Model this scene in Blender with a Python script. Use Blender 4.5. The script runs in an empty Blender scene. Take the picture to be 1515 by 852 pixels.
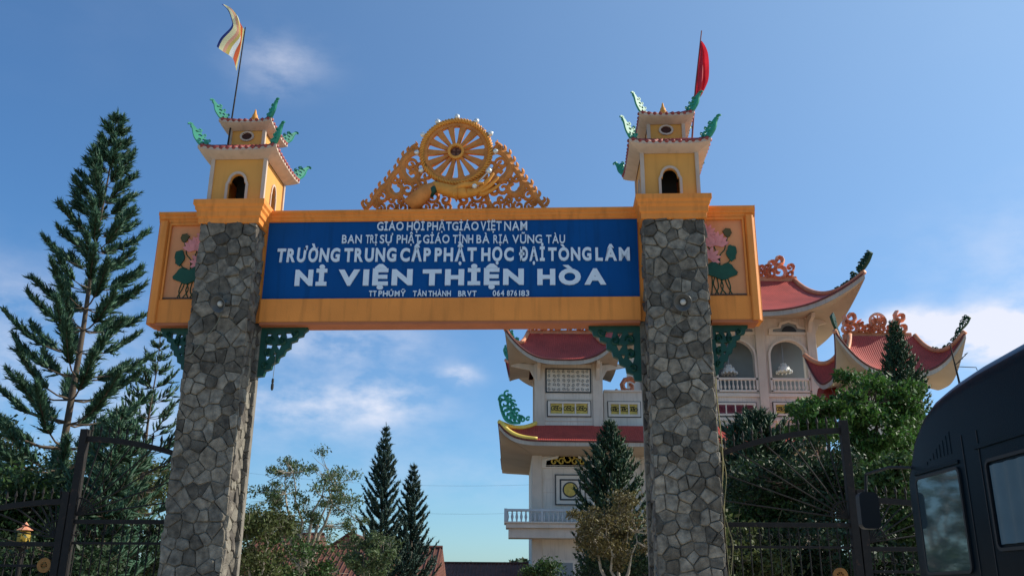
import bpy, math, random
import numpy as np
from mathutils import Vector, Matrix
from mathutils.geometry import tessellate_polygon
R = math.radians
PI = math.pi
random.seed(7)
rng = np.random.default_rng(7)
scene = bpy.context.scene
col = scene.collection

# ------------------------------------------------------------------ camera
F_PX, CAM_H = 1350.0, 1.6
_Z = Vector((33, 4043, -F_PX)).normalized()
_X = Vector((0, 0, -1)).cross(_Z).normalized()
_Y = _Z.cross(_X)
CAM = Matrix((_X, _Y, _Z))
cam_data = bpy.data.cameras.new('camera')
cam_data.sensor_width = 36.0
cam_data.lens = F_PX / 1515 * 36
cam_data.clip_end = 5000
cam = bpy.data.objects.new('camera', cam_data)
col.objects.link(cam)
cam.matrix_world = Matrix.Translation((0, 0, CAM_H)) @ CAM.to_4x4()
scene.camera = cam

# ------------------------------------------------------------------ light and sky
SUN_EL, SUN_AZ = 35.0, 79.0          # azimuth measured from +Y towards +X
world = bpy.data.worlds.new('World')
scene.world = world
world.use_nodes = True
wt = world.node_tree
for n in list(wt.nodes):
    wt.nodes.remove(n)
def WN(t, **kw):
    n = wt.nodes.new(t)
    for k, v in kw.items():
        setattr(n, k, v)
    return n
def wmath(op, a, b=None, c=None, clamp=False):
    n = WN('ShaderNodeMath', operation=op)
    n.use_clamp = clamp
    for i, v in enumerate((a, b, c)):
        if v is None: continue
        if isinstance(v, (int, float)): n.inputs[i].default_value = v
        else: wt.links.new(v, n.inputs[i])
    return n.outputs[0]
sky = WN('ShaderNodeTexSky', sky_type='NISHITA')
sky.sun_disc = False
sky.sun_elevation = R(SUN_EL)
sky.sun_rotation = R(SUN_AZ)
sky.air_density = 1.0
sky.dust_density = 0.6
sky.ozone_density = 4.5
sky.altitude = 20
tc = WN('ShaderNodeTexCoord')
sep = WN('ShaderNodeSeparateXYZ')
wt.links.new(tc.outputs['Generated'], sep.inputs[0])
az = wmath('ARCTAN2', sep.outputs[0], sep.outputs[1])
el = wmath('ARCSINE', sep.outputs[2])
comb = WN('ShaderNodeCombineXYZ')
wt.links.new(az, comb.inputs[0])
wt.links.new(wmath('MULTIPLY', el, 1.9), comb.inputs[1])
noise = WN('ShaderNodeTexNoise')
noise.inputs['Scale'].default_value = 11.0
noise.inputs['Detail'].default_value = 8.0
noise.inputs['Roughness'].default_value = 0.58
wt.links.new(comb.outputs[0], noise.inputs['Vector'])
big = WN('ShaderNodeTexNoise')
big.inputs['Scale'].default_value = 2.2
big.inputs['Detail'].default_value = 3.0
wt.links.new(comb.outputs[0], big.inputs['Vector'])
def px_dir(px, py):
    return (CAM @ Vector((px - 757.5, 426 - py, -F_PX))).normalized()
# clouds: (px, py, half width, half height, strength)
total = None
for (cx_, cy_, sx_, sy_, st_) in [(412, 88, 62, 30, 0.40), (398, 128, 40, 18, 0.20), (500, 510, 120, 30, 0.5), (470, 470, 150, 50, 0.25),
                           (480, 602, 130, 34, 0.85), (575, 582, 55, 28, 0.55), (680, 555, 24, 13, 1.1), (665, 700, 190, 40, 0.2),
                           (1340, 480, 46, 20, 1.5), (1395, 505, 80, 22, 0.8), (1480, 480, 75, 20, 1.3), (1500, 512, 120, 24, 0.8),
                           (1650, 470, 150, 50, 0.9), (60, 560, 190, 60, 0.25), (-250, 420, 260, 60, 0.6), (1880, 300, 260, 60, 0.7),
                           (120, 620, 200, 60, 0.3)]:
    d = px_dir(cx_, cy_)
    a0, e0 = math.atan2(d.x, d.y), math.asin(d.z)
    da = wmath('DIVIDE', wmath('SUBTRACT', az, a0), sx_ / F_PX)
    de = wmath('DIVIDE', wmath('SUBTRACT', el, e0), sy_ / F_PX)
    r2 = wmath('ADD', wmath('MULTIPLY', da, da), wmath('MULTIPLY', de, de))
    g = wmath('MULTIPLY', wmath('EXPONENT', wmath('MULTIPLY', r2, -0.8)), st_)
    total = g if total is None else wmath('ADD', total, g)
gen = wmath('MULTIPLY', wmath('SUBTRACT', big.outputs[0], 0.5, clamp=True), 0.15)
total = wmath('ADD', total, gen)
nz = wmath('MULTIPLY', wmath('SUBTRACT', noise.outputs[0], 0.40), 3.6, clamp=True)
fac = wmath('MULTIPLY', total, wmath('ADD', wmath('MULTIPLY', nz, 0.9), 0.1))
# thin bright veil of haze on the side of the sun
sdir = (math.sin(R(SUN_AZ))*math.cos(R(SUN_EL)), math.cos(R(SUN_AZ))*math.cos(R(SUN_EL)), math.sin(R(SUN_EL)))
vd = WN('ShaderNodeVectorMath', operation='DOT_PRODUCT')
wt.links.new(tc.outputs['Generated'], vd.inputs[0]); vd.inputs[1].default_value = sdir
veil = wmath('MULTIPLY', wmath('EXPONENT', wmath('MULTIPLY', wmath('SUBTRACT', 1.0, vd.outputs['Value']), -2.3)), 0.62)
fac = wmath('MINIMUM', fac, 0.9)
hsv = WN('ShaderNodeHueSaturation')
hsv.inputs['Saturation'].default_value = 1.16
hsv.inputs['Value'].default_value = 1.0
wt.links.new(sky.outputs[0], hsv.inputs['Color'])
mixc = WN('ShaderNodeMix', data_type='RGBA')
wt.links.new(fac, mixc.inputs['Factor'])
tint = WN('ShaderNodeMix', data_type='RGBA', blend_type='MULTIPLY')
tint.inputs['Factor'].default_value = 1.0
tint.inputs['B'].default_value = (0.80, 1.04, 1.16, 1)      # the phone's cool white balance
wt.links.new(hsv.outputs[0], tint.inputs['A'])
vmix = WN('ShaderNodeMix', data_type='RGBA')
wt.links.new(veil, vmix.inputs['Factor'])
wt.links.new(tint.outputs['Result'], vmix.inputs['A'])
vmix.inputs['B'].default_value = (5.0, 6.9, 8.6, 1)
wt.links.new(vmix.outputs['Result'], mixc.inputs['A'])
mixc.inputs['B'].default_value = (7.0, 7.1, 7.9, 1)
bg = WN('ShaderNodeBackground')
bg.inputs['Strength'].default_value = 0.10
wt.links.new(mixc.outputs['Result'], bg.inputs['Color'])
wo = WN('ShaderNodeOutputWorld')
wt.links.new(bg.outputs[0], wo.inputs[0])

sd = bpy.data.lights.new('sun', 'SUN')
sd.energy = 4.4
sd.angle = R(0.53)
sd.color = (1.0, 0.93, 0.80)
sun = bpy.data.objects.new('sun', sd)
col.objects.link(sun)
SUN_DIR = Vector((math.sin(R(SUN_AZ)) * math.cos(R(SUN_EL)), math.cos(R(SUN_AZ)) * math.cos(R(SUN_EL)), math.sin(R(SUN_EL))))
sun.rotation_euler = SUN_DIR.to_track_quat('Z', 'Y').to_euler()

scene.view_settings.view_transform = 'Standard'
scene.view_settings.look = 'None'
scene.view_settings.exposure = 0.35
scene.view_settings.gamma = 1.0

# ------------------------------------------------------------------ coordinates
def at(px, py, Y):
    d = CAM @ Vector((px - 757.5, 426 - py, -F_PX))
    s = Y / d.y
    return s * d.x, CAM_H + s * d.z
TH, GY = R(2.8), 14.4
EX = Vector((math.cos(TH), -math.sin(TH), 0)); EY = Vector((math.sin(TH), math.cos(TH), 0))
def gp(px, py, dy=0.0):
    d = CAM @ Vector((px - 757.5, 426 - py, -F_PX))
    o = Vector((0, -GY, CAM_H))
    s = (dy - o.dot(EY)) / d.dot(EY)
    p = o + d * s
    return p.dot(EX), p.z

# ------------------------------------------------------------------ materials
MATS = {}
def mat(name, c, rough=0.7, var=0.12, vscale=3.0, bump=0.0, bscale=30.0, metal=0.0, objvar=0.0, spec=0.4, wear=None, coat=0.0,
        grime=0.0, island=0.0, transl=0.0, wave=None):
    if name in MATS: return MATS[name]
    m = bpy.data.materials.new(name); m.use_nodes = True
    nt = m.node_tree; L = nt.links
    b = nt.nodes['Principled BSDF']
    b.inputs['Roughness'].default_value = rough
    b.inputs['Metallic'].default_value = metal
    b.inputs['Specular IOR Level'].default_value = spec
    b.inputs['Coat Weight'].default_value = coat
    tcn = nt.nodes.new('ShaderNodeTexCoord')
    no = nt.nodes.new('ShaderNodeTexNoise'); no.inputs['Scale'].default_value = vscale; no.inputs['Detail'].default_value = 6
    L.new(tcn.outputs['Object'], no.inputs['Vector'])
    hs = nt.nodes.new('ShaderNodeHueSaturation')
    hs.inputs['Color'].default_value = (*c, 1)
    mr = nt.nodes.new('ShaderNodeMapRange')
    mr.inputs['From Min'].default_value = 0.3; mr.inputs['From Max'].default_value = 0.7
    mr.inputs['To Min'].default_value = 1 - var; mr.inputs['To Max'].default_value = 1 + var
    L.new(no.outputs[0], mr.inputs['Value'])
    val = mr.outputs[0]
    def mul(a, bsock):
        n = nt.nodes.new('ShaderNodeMath'); n.operation = 'MULTIPLY'
        L.new(a, n.inputs[0]); L.new(bsock, n.inputs[1]); return n.outputs[0]
    if objvar:
        oi = nt.nodes.new('ShaderNodeObjectInfo'); m2 = nt.nodes.new('ShaderNodeMapRange')
        m2.inputs['To Min'].default_value = 1 - objvar; m2.inputs['To Max'].default_value = 1 + objvar
        L.new(oi.outputs['Random'], m2.inputs['Value']); val = mul(val, m2.outputs[0])
    if island:
        ge = nt.nodes.new('ShaderNodeNewGeometry'); m3 = nt.nodes.new('ShaderNodeMapRange')
        m3.inputs['To Min'].default_value = 1 - island; m3.inputs['To Max'].default_value = 1 + island
        L.new(ge.outputs['Random Per Island'], m3.inputs['Value']); val = mul(val, m3.outputs[0])
        m4 = nt.nodes.new('ShaderNodeMapRange')
        m4.inputs['To Min'].default_value = 0.485; m4.inputs['To Max'].default_value = 0.515
        L.new(ge.outputs['Random Per Island'], m4.inputs['Value']); L.new(m4.outputs[0], hs.inputs['Hue'])
    L.new(val, hs.inputs['Value'])
    out = hs.outputs[0]
    if wear:
        n2 = nt.nodes.new('ShaderNodeTexNoise'); n2.inputs['Scale'].default_value = wear[1]; n2.inputs['Detail'].default_value = 9
        n2.inputs['Roughness'].default_value = 0.7
        L.new(tcn.outputs['Object'], n2.inputs['Vector'])
        m5 = nt.nodes.new('ShaderNodeMapRange'); m5.inputs['From Min'].default_value = wear[2]; m5.inputs['From Max'].default_value = wear[2] + 0.12
        L.new(n2.outputs[0], m5.inputs['Value'])
        mx = nt.nodes.new('ShaderNodeMix'); mx.data_type = 'RGBA'
        L.new(m5.outputs[0], mx.inputs['Factor']); L.new(out, mx.inputs['A']); mx.inputs['B'].default_value = (*wear[0], 1)
        out = mx.outputs['Result']
    if grime:     # rain streaks: noise stretched vertically
        mp = nt.nodes.new('ShaderNodeMapping'); mp.inputs['Scale'].default_value = (9, 9, 0.7)
        L.new(tcn.outputs['Object'], mp.inputs['Vector'])
        n3 = nt.nodes.new('ShaderNodeTexNoise'); n3.inputs['Scale'].default_value = 1.0; n3.inputs['Detail'].default_value = 5
        L.new(mp.outputs[0], n3.inputs['Vector'])
        m6 = nt.nodes.new('ShaderNodeMapRange'); m6.inputs['From Min'].default_value = 0.5; m6.inputs['From Max'].default_value = 0.75
        m6.inputs['To Min'].default_value = 0; m6.inputs['To Max'].default_value = grime
        L.new(n3.outputs[0], m6.inputs['Value'])
        mx = nt.nodes.new('ShaderNodeMix'); mx.data_type = 'RGBA'
        L.new(m6.outputs[0], mx.inputs['Factor']); L.new(out, mx.inputs['A']); mx.inputs['B'].default_value = (c[0]*.35, c[1]*.33, c[2]*.3, 1)
        out = mx.outputs['Result']
    L.new(out, b.inputs['Base Color'])
    if bump or wave:
        bn = nt.nodes.new('ShaderNodeBump'); bn.inputs['Strength'].default_value = bump or 0.5
        bn.inputs['Distance'].default_value = 0.02
        if wave:
            wv = nt.nodes.new('ShaderNodeTexWave'); wv.bands_direction = wave[0]; wv.inputs['Scale'].default_value = wave[1]
            wv.inputs['Distortion'].default_value = 0.3
            L.new(tcn.outputs['Object'], wv.inputs['Vector']); L.new(wv.outputs['Fac'], bn.inputs['Height'])
            bn.inputs['Distance'].default_value = wave[2]
        else:
            n4 = nt.nodes.new('ShaderNodeTexNoise'); n4.inputs['Scale'].default_value = bscale; n4.inputs['Detail'].default_value = 8
            L.new(tcn.outputs['Object'], n4.inputs['Vector']); L.new(n4.outputs[0], bn.inputs['Height'])
        L.new(bn.outputs[0], b.inputs['Normal'])
    if transl:
        tr = nt.nodes.new('ShaderNodeBsdfTranslucent'); L.new(out, tr.inputs['Color'])
        ms = nt.nodes.new('ShaderNodeMixShader'); ms.inputs[0].default_value = transl
        L.new(b.outputs[0], ms.inputs[1]); L.new(tr.outputs[0], ms.inputs[2])
        L.new(ms.outputs[0], nt.nodes['Material Output'].inputs['Surface'])
    MATS[name] = m
    return m

ORANGE = mat('orange paint', (0.80, 0.27, 0.045), 0.65, 0.10, 1.3, 0.2, 60, grime=0.38, wear=((0.45, 0.2, 0.07), 2.2, 0.68))
OCHRE = mat('ochre paint', (0.70, 0.33, 0.070), 0.65, 0.06, 1.5, 0.12, 60, grime=0.18)
CREAM = mat('cream paint', (0.54, 0.42, 0.33), 0.7, 0.08, 4, 0.1, 50, grime=0.25)
BLUE = mat('blue paint', (0.0003, 0.070, 0.250), 0.8, 0.10, 1.0, 0.08, 40, grime=0.35, spec=0.2)
WHITE = mat('white letter paint', (0.66, 0.74, 0.82), 0.5, 0.05, 6)
STONE = mat('grey stone', (0.150, 0.130, 0.103), 0.9, 0.5, 9, 1.0, 34, objvar=0.55, island=0.3, wear=((0.26, 0.235, 0.19), 7, 0.60))
STONE2 = mat('grey side stone', (0.15, 0.132, 0.108), 0.9, 0.35, 6, 1.0, 34, island=0.45, wear=((0.28, 0.25, 0.20), 6, 0.56))
MORTAR = mat('mortar', (0.19, 0.17, 0.14), 0.9, 0.25, 6, 0.6, 45)
GREENP = mat('green paint', (0.006, 0.060, 0.040), 0.5, 0.15, 5, 0.1, 40)
TEAL = mat('turquoise paint', (0.02, 0.27, 0.17), 0.5, 0.15, 8)
TILE = mat('red roof tile', (0.30, 0.055, 0.05), 0.55, 0.2, 9, 0.2, 40)
GOLD = mat('gold paint', (0.74, 0.31, 0.05), 0.6, 0.15, 6, 0.3, 50, spec=0.35, wear=((0.42, 0.17, 0.04), 8, 0.6))
GOLD2 = mat('scrollwork paint', (0.62, 0.235, 0.06), 0.7, 0.2, 7, 0.3, 50, spec=0.25, wear=((0.35, 0.12, 0.03), 8, 0.58))
SILVER = mat('silver paint', (0.75, 0.76, 0.74), 0.3, 0.1, 9, metal=0.4)
DARK = mat('dark interior', (0.035, 0.035, 0.035), 0.9)
IRON = mat('painted dark iron', (0.011, 0.009, 0.008), 0.8, 0.3, 12, 0.2, 60, wear=((0.10, 0.05, 0.03), 9, 0.6))
WALL = mat('temple stone wall', (0.66, 0.585, 0.50), 0.75, 0.12, 0.6, 0.15, 20, grime=0.35)
WALL2 = mat('temple pilaster stone', (0.60, 0.51, 0.42), 0.75, 0.12, 0.8, 0.1, 20, grime=0.15)
TRIM = mat('temple pale trim', (0.68, 0.61, 0.52), 0.65, 0.08, 1, grime=0.1)
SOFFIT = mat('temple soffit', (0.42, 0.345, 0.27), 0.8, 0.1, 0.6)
TROOF = mat('temple red roof', (0.42, 0.052, 0.036), 0.7, 0.18, 0.9, wave=('X', 2.6, 0.022), grime=0.35)
TRIDGE = mat('temple ridge paint', (0.66, 0.25, 0.12), 0.6, 0.2, 2)
YELLOWT = mat('temple yellow ridge', (0.85, 0.62, 0.12), 0.5, 0.1, 1)
PINKOR = mat('ridge ornament paint', (0.80, 0.34, 0.20), 0.55, 0.3, 3)
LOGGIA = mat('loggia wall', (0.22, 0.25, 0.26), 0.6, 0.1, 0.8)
GRILLE = mat('yellow grille', (0.55, 0.40, 0.08), 0.5, 0.25, 6)
MAROON = mat('maroon panel', (0.16, 0.03, 0.045), 0.5, 0.2, 3)
BLACKT = mat('black tile', (0.02, 0.025, 0.03), 0.4)
TERRA = mat('terracotta tile', (0.14, 0.05, 0.032), 0.8, 0.3, 1.5, wave=('Z', 5, 0.06))
TERRAW = mat('terracotta gable wall', (0.42, 0.19, 0.12), 0.8, 0.15, 1.5)
BARK = mat('pale bark', (0.34, 0.30, 0.24), 0.9, 0.25, 6, 0.5, 30)
BARKD = mat('dark bark', (0.10, 0.075, 0.055), 0.9, 0.25, 6, 0.5, 30)
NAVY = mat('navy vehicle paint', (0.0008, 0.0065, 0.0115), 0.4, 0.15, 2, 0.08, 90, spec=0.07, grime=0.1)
RUBBER = mat('black rubber', (0.012, 0.012, 0.013), 0.6)
CHROME = mat('dull metal', (0.4, 0.4, 0.4), 0.4, metal=0.8)
HORN = mat('grey horn metal', (0.085, 0.085, 0.08), 0.45, 0.1, 6, spec=0.5)
HORN_GLINT = mat('horn driver with painted sun glint', (0.48, 0.48, 0.46), 0.4)  # pale cone colour carries a painted-in sun highlight
PINKP = mat('pink paint', (0.72, 0.27, 0.26), 0.6, 0.15, 12)
LEAFREL = mat('relief leaf green', (0.008, 0.065, 0.035), 0.55, 0.2, 9)
CABLE = mat('grey cable', (0.16, 0.16, 0.12), 0.7)
GLASS = mat('bus glass', (0.03, 0.05, 0.06), 0.05, 0.05, 1, spec=0.9, coat=0.6)
CURTAIN = mat('pale curtain', (0.085, 0.13, 0.15), 0.8, 0.1, 5)

# ------------------------------------------------------------------ mesh helpers
class MB:
    def __init__(s): s.v = []; s.f = []
    def add(s, vs, fs):
        o = len(s.v); s.v.extend([tuple(p) for p in vs]); s.f.extend([tuple(i + o for i in f) for f in fs]); return s
    def box(s, x0, x1, y0, y1, z0, z1):
        return s.add([(x0,y0,z0),(x1,y0,z0),(x1,y1,z0),(x0,y1,z0),(x0,y0,z1),(x1,y0,z1),(x1,y1,z1),(x0,y1,z1)],
              [(0,3,2,1),(4,5,6,7),(0,1,5,4),(1,2,6,5),(2,3,7,6),(3,0,4,7)])
    def tube(s, pts, rad, n=6, cap=True):
        pts = [Vector(p) for p in pts]
        if not hasattr(rad, '__len__'): rad = [rad] * len(pts)
        vs = []; up = Vector((0.13, 0.31, 0.94))
        for i, p in enumerate(pts):
            t = (pts[min(i+1, len(pts)-1)] - pts[max(i-1, 0)]).normalized()
            a = t.cross(up)
            if a.length < 0.05: a = t.cross(Vector((1, 0, 0)))
            a.normalize(); b = t.cross(a)
            for k in range(n):
                q = 2*PI*k/n
                vs.append(p + (a*math.cos(q) + b*math.sin(q)) * rad[i])
        fs = []
        for i in range(len(pts)-1):
            for k in range(n):
                fs.append((i*n+k, i*n+(k+1) % n, (i+1)*n+(k+1) % n, (i+1)*n+k))
        if cap:
            fs.append(tuple(range(n))[::-1]); fs.append(tuple((len(pts)-1)*n+k for k in range(n)))
        return s.add(vs, fs)
    def prism(s, loops, fmap, d0, d1):
        """loops: [outer, hole...] of (u,v); fmap(u,v,d)->xyz"""
        if not isinstance(loops[0][0], (tuple, list)): loops = [loops]
        tri = tessellate_polygon([[Vector((p[0], p[1], 0)) for p in lp] for lp in loops])
        flat = [p for lp in loops for p in lp]; n = len(flat)
        vs = [fmap(p[0], p[1], d0) for p in flat] + [fmap(p[0], p[1], d1) for p in flat]
        fs = [tuple(t) for t in tri] + [tuple(i + n for i in t[::-1]) for t in tri]
        o = 0
        for lp in loops:
            m = len(lp)
            for i in range(m):
                j = (i+1) % m
                fs.append((o+i, o+j, o+j+n, o+i+n))
            o += m
        return s.add(vs, fs)
    def ribbon(s, pts, w, d, fmap, bulge=1.35):
        """flat band with a rounded front following 2D pts"""
        n = len(pts)
        if not hasattr(w, '__len__'): w = [w]*n
        vs = []
        for i in range(n):
            a = pts[max(i-1, 0)]; b = pts[min(i+1, n-1)]
            tx, ty = b[0]-a[0], b[1]-a[1]; l = math.hypot(tx, ty) or 1
            nx, ny = -ty/l, tx/l; h = w[i]/2; p = pts[i]
            for (k, dd) in ((-1, 0), (-1, -d*.6), (0, -d*bulge), (1, -d*.6), (1, 0)):
                vs.append(fmap(p[0]+nx*h*k, p[1]+ny*h*k, dd))
        fs = []
        for i in range(n-1):
            for k in range(5):
                fs.append((i*5+k, i*5+(k+1) % 5, (i+1)*5+(k+1) % 5, (i+1)*5+k))
        fs.append((0,1,2,3,4)); fs.append(tuple((n-1)*5+k for k in (4,3,2,1,0)))
        return s.add(vs, fs)
    def lathe(s, prof, n, origin=(0,0,0), axis=(0,0,1)):
        ax = Vector(axis).normalized(); a = ax.orthogonal().normalized(); b = ax.cross(a); o = Vector(origin)
        vs = []
        for (r, h) in prof:
            for k in range(n):
                q = 2*PI*k/n
                vs.append(o + ax*h + (a*math.cos(q)+b*math.sin(q))*max(r, 1e-4))
        fs = []
        for i in range(len(prof)-1):
            for k in range(n):
                fs.append((i*n+k, i*n+(k+1) % n, (i+1)*n+(k+1) % n, (i+1)*n+k))
        return s.add(vs, fs)
    def grid(s, fn, nu, nv):
        vs = [fn(i/nu, j/nv) for j in range(nv+1) for i in range(nu+1)]
        fs = [(j*(nu+1)+i, j*(nu+1)+i+1, (j+1)*(nu+1)+i+1, (j+1)*(nu+1)+i) for j in range(nv) for i in range(nu)]
        return s.add(vs, fs)
    def moulding(s, x0, x1, y0, y1, prof):
        """rectangular sweep: prof [(out, z)...] from bottom to top, capped"""
        vs = []
        for (o, z) in prof: vs += [(x0-o, y0-o, z), (x1+o, y0-o, z), (x1+o, y1+o, z), (x0-o, y1+o, z)]
        fs = []
        for i in range(len(prof)-1):
            for k in range(4):
                fs.append((i*4+k, i*4+(k+1) % 4, (i+1)*4+(k+1) % 4, (i+1)*4+k))
        fs.append((3,2,1,0)); m = (len(prof)-1)*4; fs.append((m, m+1, m+2, m+3))
        return s.add(vs, fs)
    def build(s, name, m, parent=None, smooth=False, kind=None, bevel=0):
        me = bpy.data.meshes.new(name); me.from_pydata(s.v, [], s.f); me.update()
        if smooth: me.polygons.foreach_set('use_smooth', [True]*len(me.polygons))
        return link(name, me, m, parent, kind, bevel)
def link(name, me, m, parent=None, kind=None, bevel=0):
    if m and not me.materials: me.materials.append(m)
    o = bpy.data.objects.new(name, me); col.objects.link(o)
    if parent is not None: o.parent = parent
    if kind: o['kind'] = kind
    if bevel:
        b = o.modifiers.new('bevel', 'BEVEL'); b.width = bevel; b.segments = 2; b.limit_method = 'ANGLE'
    return o
def tag(o, label=None, cat=None, group=None, kind=None):
    if label: o['label'] = label
    if cat: o['category'] = cat
    if group: o['group'] = group
    if kind: o['kind'] = kind
    return o
def thing(name, label, cat, loc=(0,0,0), rz=0.0, group=None):
    o = bpy.data.objects.new(name, None); col.objects.link(o)
    o.location = loc; o.rotation_euler = (0, 0, rz); o.empty_display_size = 0.2
    return tag(o, label, cat, group)
def np_mesh(name, V, quads, m, parent=None, kind=None, tris=False):
    k = 3 if tris else 4
    me = bpy.data.meshes.new(name); n = len(quads)
    me.vertices.add(len(V)); me.vertices.foreach_set('co', np.asarray(V, np.float32).ravel())
    me.loops.add(n*k); me.loops.foreach_set('vertex_index', np.asarray(quads, np.int32).ravel())
    me.polygons.add(n); me.polygons.foreach_set('loop_start', np.arange(n, dtype=np.int32)*k)
    me.update(calc_edges=True)
    return link(name, me, m, parent, kind)
def spiral(cx, cy, r, a0, turns, n=14, end=0.22):
    return [(cx + r*(1-(1-end)*i/n)*math.cos(a0+turns*2*PI*i/n), cy + r*(1-(1-end)*i/n)*math.sin(a0+turns*2*PI*i/n)) for i in range(n+1)]
def smooth_pts(P, n=8):
    out = []
    Q = [P[0]] + list(P) + [P[-1]]
    for i in range(1, len(Q)-2):
        for k in range(n):
            t = k/n
            out.append(tuple(0.5*((2*Q[i][d]) + (-Q[i-1][d]+Q[i+1][d])*t + (2*Q[i-1][d]-5*Q[i][d]+4*Q[i+1][d]-Q[i+2][d])*t*t
                     + (-Q[i-1][d]+3*Q[i][d]-3*Q[i+1][d]+Q[i+2][d])*t**3) for d in range(len(P[0]))))
    out.append(tuple(P[-1])); return out
def taper(n, w0, w1, w2=None):
    w2 = w1 if w2 is None else w2
    return [w0 + (w1-w0)*min(1, 2*i/(n-1)) if i < (n-1)/2 else w1 + (w2-w1)*(2*i/(n-1)-1) for i in range(n)]
def arch_pts(x0, x1, z0, zs, rise, n=14, cusp=0.0):
    """points of an arched opening from bottom right up round to bottom left"""
    c = (x0+x1)/2; h = (x1-x0)/2
    P = [(x1, z0), (x1, zs)]
    if cusp:
        P.append((x1-cusp, zs)); h2 = h-cusp; zs2 = zs+cusp*.6
        P.append((x1-cusp, zs2))
        P += [(c+h2*math.cos(PI*i/n), zs2+rise*math.sin(PI*i/n)) for i in range(1, n)]
        P += [(x0+cusp, zs2), (x0+cusp, zs)]
    else:
        P += [(c+h*math.cos(PI*i/n), zs+rise*math.sin(PI*i/n)) for i in range(1, n)]
    P += [(x0, zs), (x0, z0)]
    return P

# ------------------------------------------------------------------ ground
MB().grid(lambda u, v: ((u-.5)*1600, -60+v*1500, 0.0), 8, 8).build('ground', mat('dry earth ground', (0.40, 0.31, 0.20), 0.95, 0.3, 0.3, 0.4, 3), kind='structure')
MB().box(-16, 16, -12, 30, -0.05, 0.03).build('driveway', mat('concrete driveway', (0.52, 0.46, 0.37), 0.9, 0.15, 0.8, 0.3, 12), kind='structure')

# ------------------------------------------------------------------ THE GATE
gate = thing('temple_gate', 'tall stone pillared gateway with orange beam, blue name board and two little towers', 'gateway', (0, GY, 0), -TH)
PL, PR = (-5.40, -4.42), (2.225, 3.235)
CAPZ = 7.65
def voronoi(w, h, s, seed, gap=0.008):
    rs = random.Random(seed)
    pts = []; tries = 0; target = (w+2*s)*(h+2*s)/(s*s)
    while len(pts) < target and tries < target*14:      # irregular scatter: some stones twice as large as others
        tries += 1
        p = (rs.uniform(-s, w+s), rs.uniform(-s, h+s)); m = s*rs.choice((.55, .62, .8, .95))
        if all((p[0]-q[0])**2+((p[1]-q[1])*.92)**2 > m*m for q in pts): pts.append(p)
    cells = []
    for a in pts:
        poly = [(0,0),(w,0),(w,h),(0,h)]
        for b in pts:
            if b is a: continue
            dx, dy = b[0]-a[0], b[1]-a[1]; d = math.hypot(dx, dy)
            if d > 4*s: continue
            nx_, ny_ = dx/d, dy/d; lim = d/2 - gap/2 + a[0]*nx_+a[1]*ny_
            out = []
            for i in range(len(poly)):
                p, q = poly[i], poly[(i+1) % len(poly)]
                fp, fq = p[0]*nx_+p[1]*ny_-lim, q[0]*nx_+q[1]*ny_-lim
                if fp <= 0: out.append(p)
                if (fp < 0 < fq) or (fq < 0 < fp):
                    t = fp/(fp-fq); out.append((p[0]+(q[0]-p[0])*t, p[1]+(q[1]-p[1])*t))
            poly = out
            if len(poly) < 3: break
        if len(poly) >= 3:
            A = 0.5*abs(sum(poly[i][0]*poly[(i+1) % len(poly)][1]-poly[(i+1) % len(poly)][0]*poly[i][1] for i in range(len(poly))))
            if A > 0.002: cells.append(poly)
    return cells
def stone_mesh(mb, poly, fmap, rs):
    cx = sum(p[0] for p in poly)/len(poly); cy = sum(p[1] for p in poly)/len(poly)
    # chip the corners so that the stones read as rough
    P = []
    for i in range(len(poly)):
        a, b, c = poly[i-1], poly[i], poly[(i+1) % len(poly)]
        k = rs.uniform(.04, .15)
        P += [(b[0]+(a[0]-b[0])*k, b[1]+(a[1]-b[1])*k), (b[0]+(c[0]-b[0])*k, b[1]+(c[1]-b[1])*k)]
    n = len(P); hgt = rs.uniform(.012, .052); tx, ty = rs.uniform(-.14,.14), rs.uniform(-.14,.14)
    vs = [fmap(p[0], p[1], -0.01) for p in P]
    vs += [fmap(cx+(p[0]-cx)*.985, cy+(p[1]-cy)*.985, hgt*.6) for p in P]
    vs += [fmap(cx+(p[0]-cx)*.86, cy+(p[1]-cy)*.88, hgt+(p[0]-cx)*tx+(p[1]-cy)*ty+rs.uniform(-.003,.003)) for p in P]
    vs.append(fmap(cx, cy, hgt+rs.uniform(0,.008)))
    fs = []
    for r in (0, 1):
        fs += [(r*n+i, r*n+(i+1) % n, (r+1)*n+(i+1) % n, (r+1)*n+i) for i in range(n)]
    fs += [(2*n+i, 2*n+(i+1) % n, 3*n) for i in range(n)]
    mb.add(vs, fs)
SZ0 = 1.65
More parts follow.
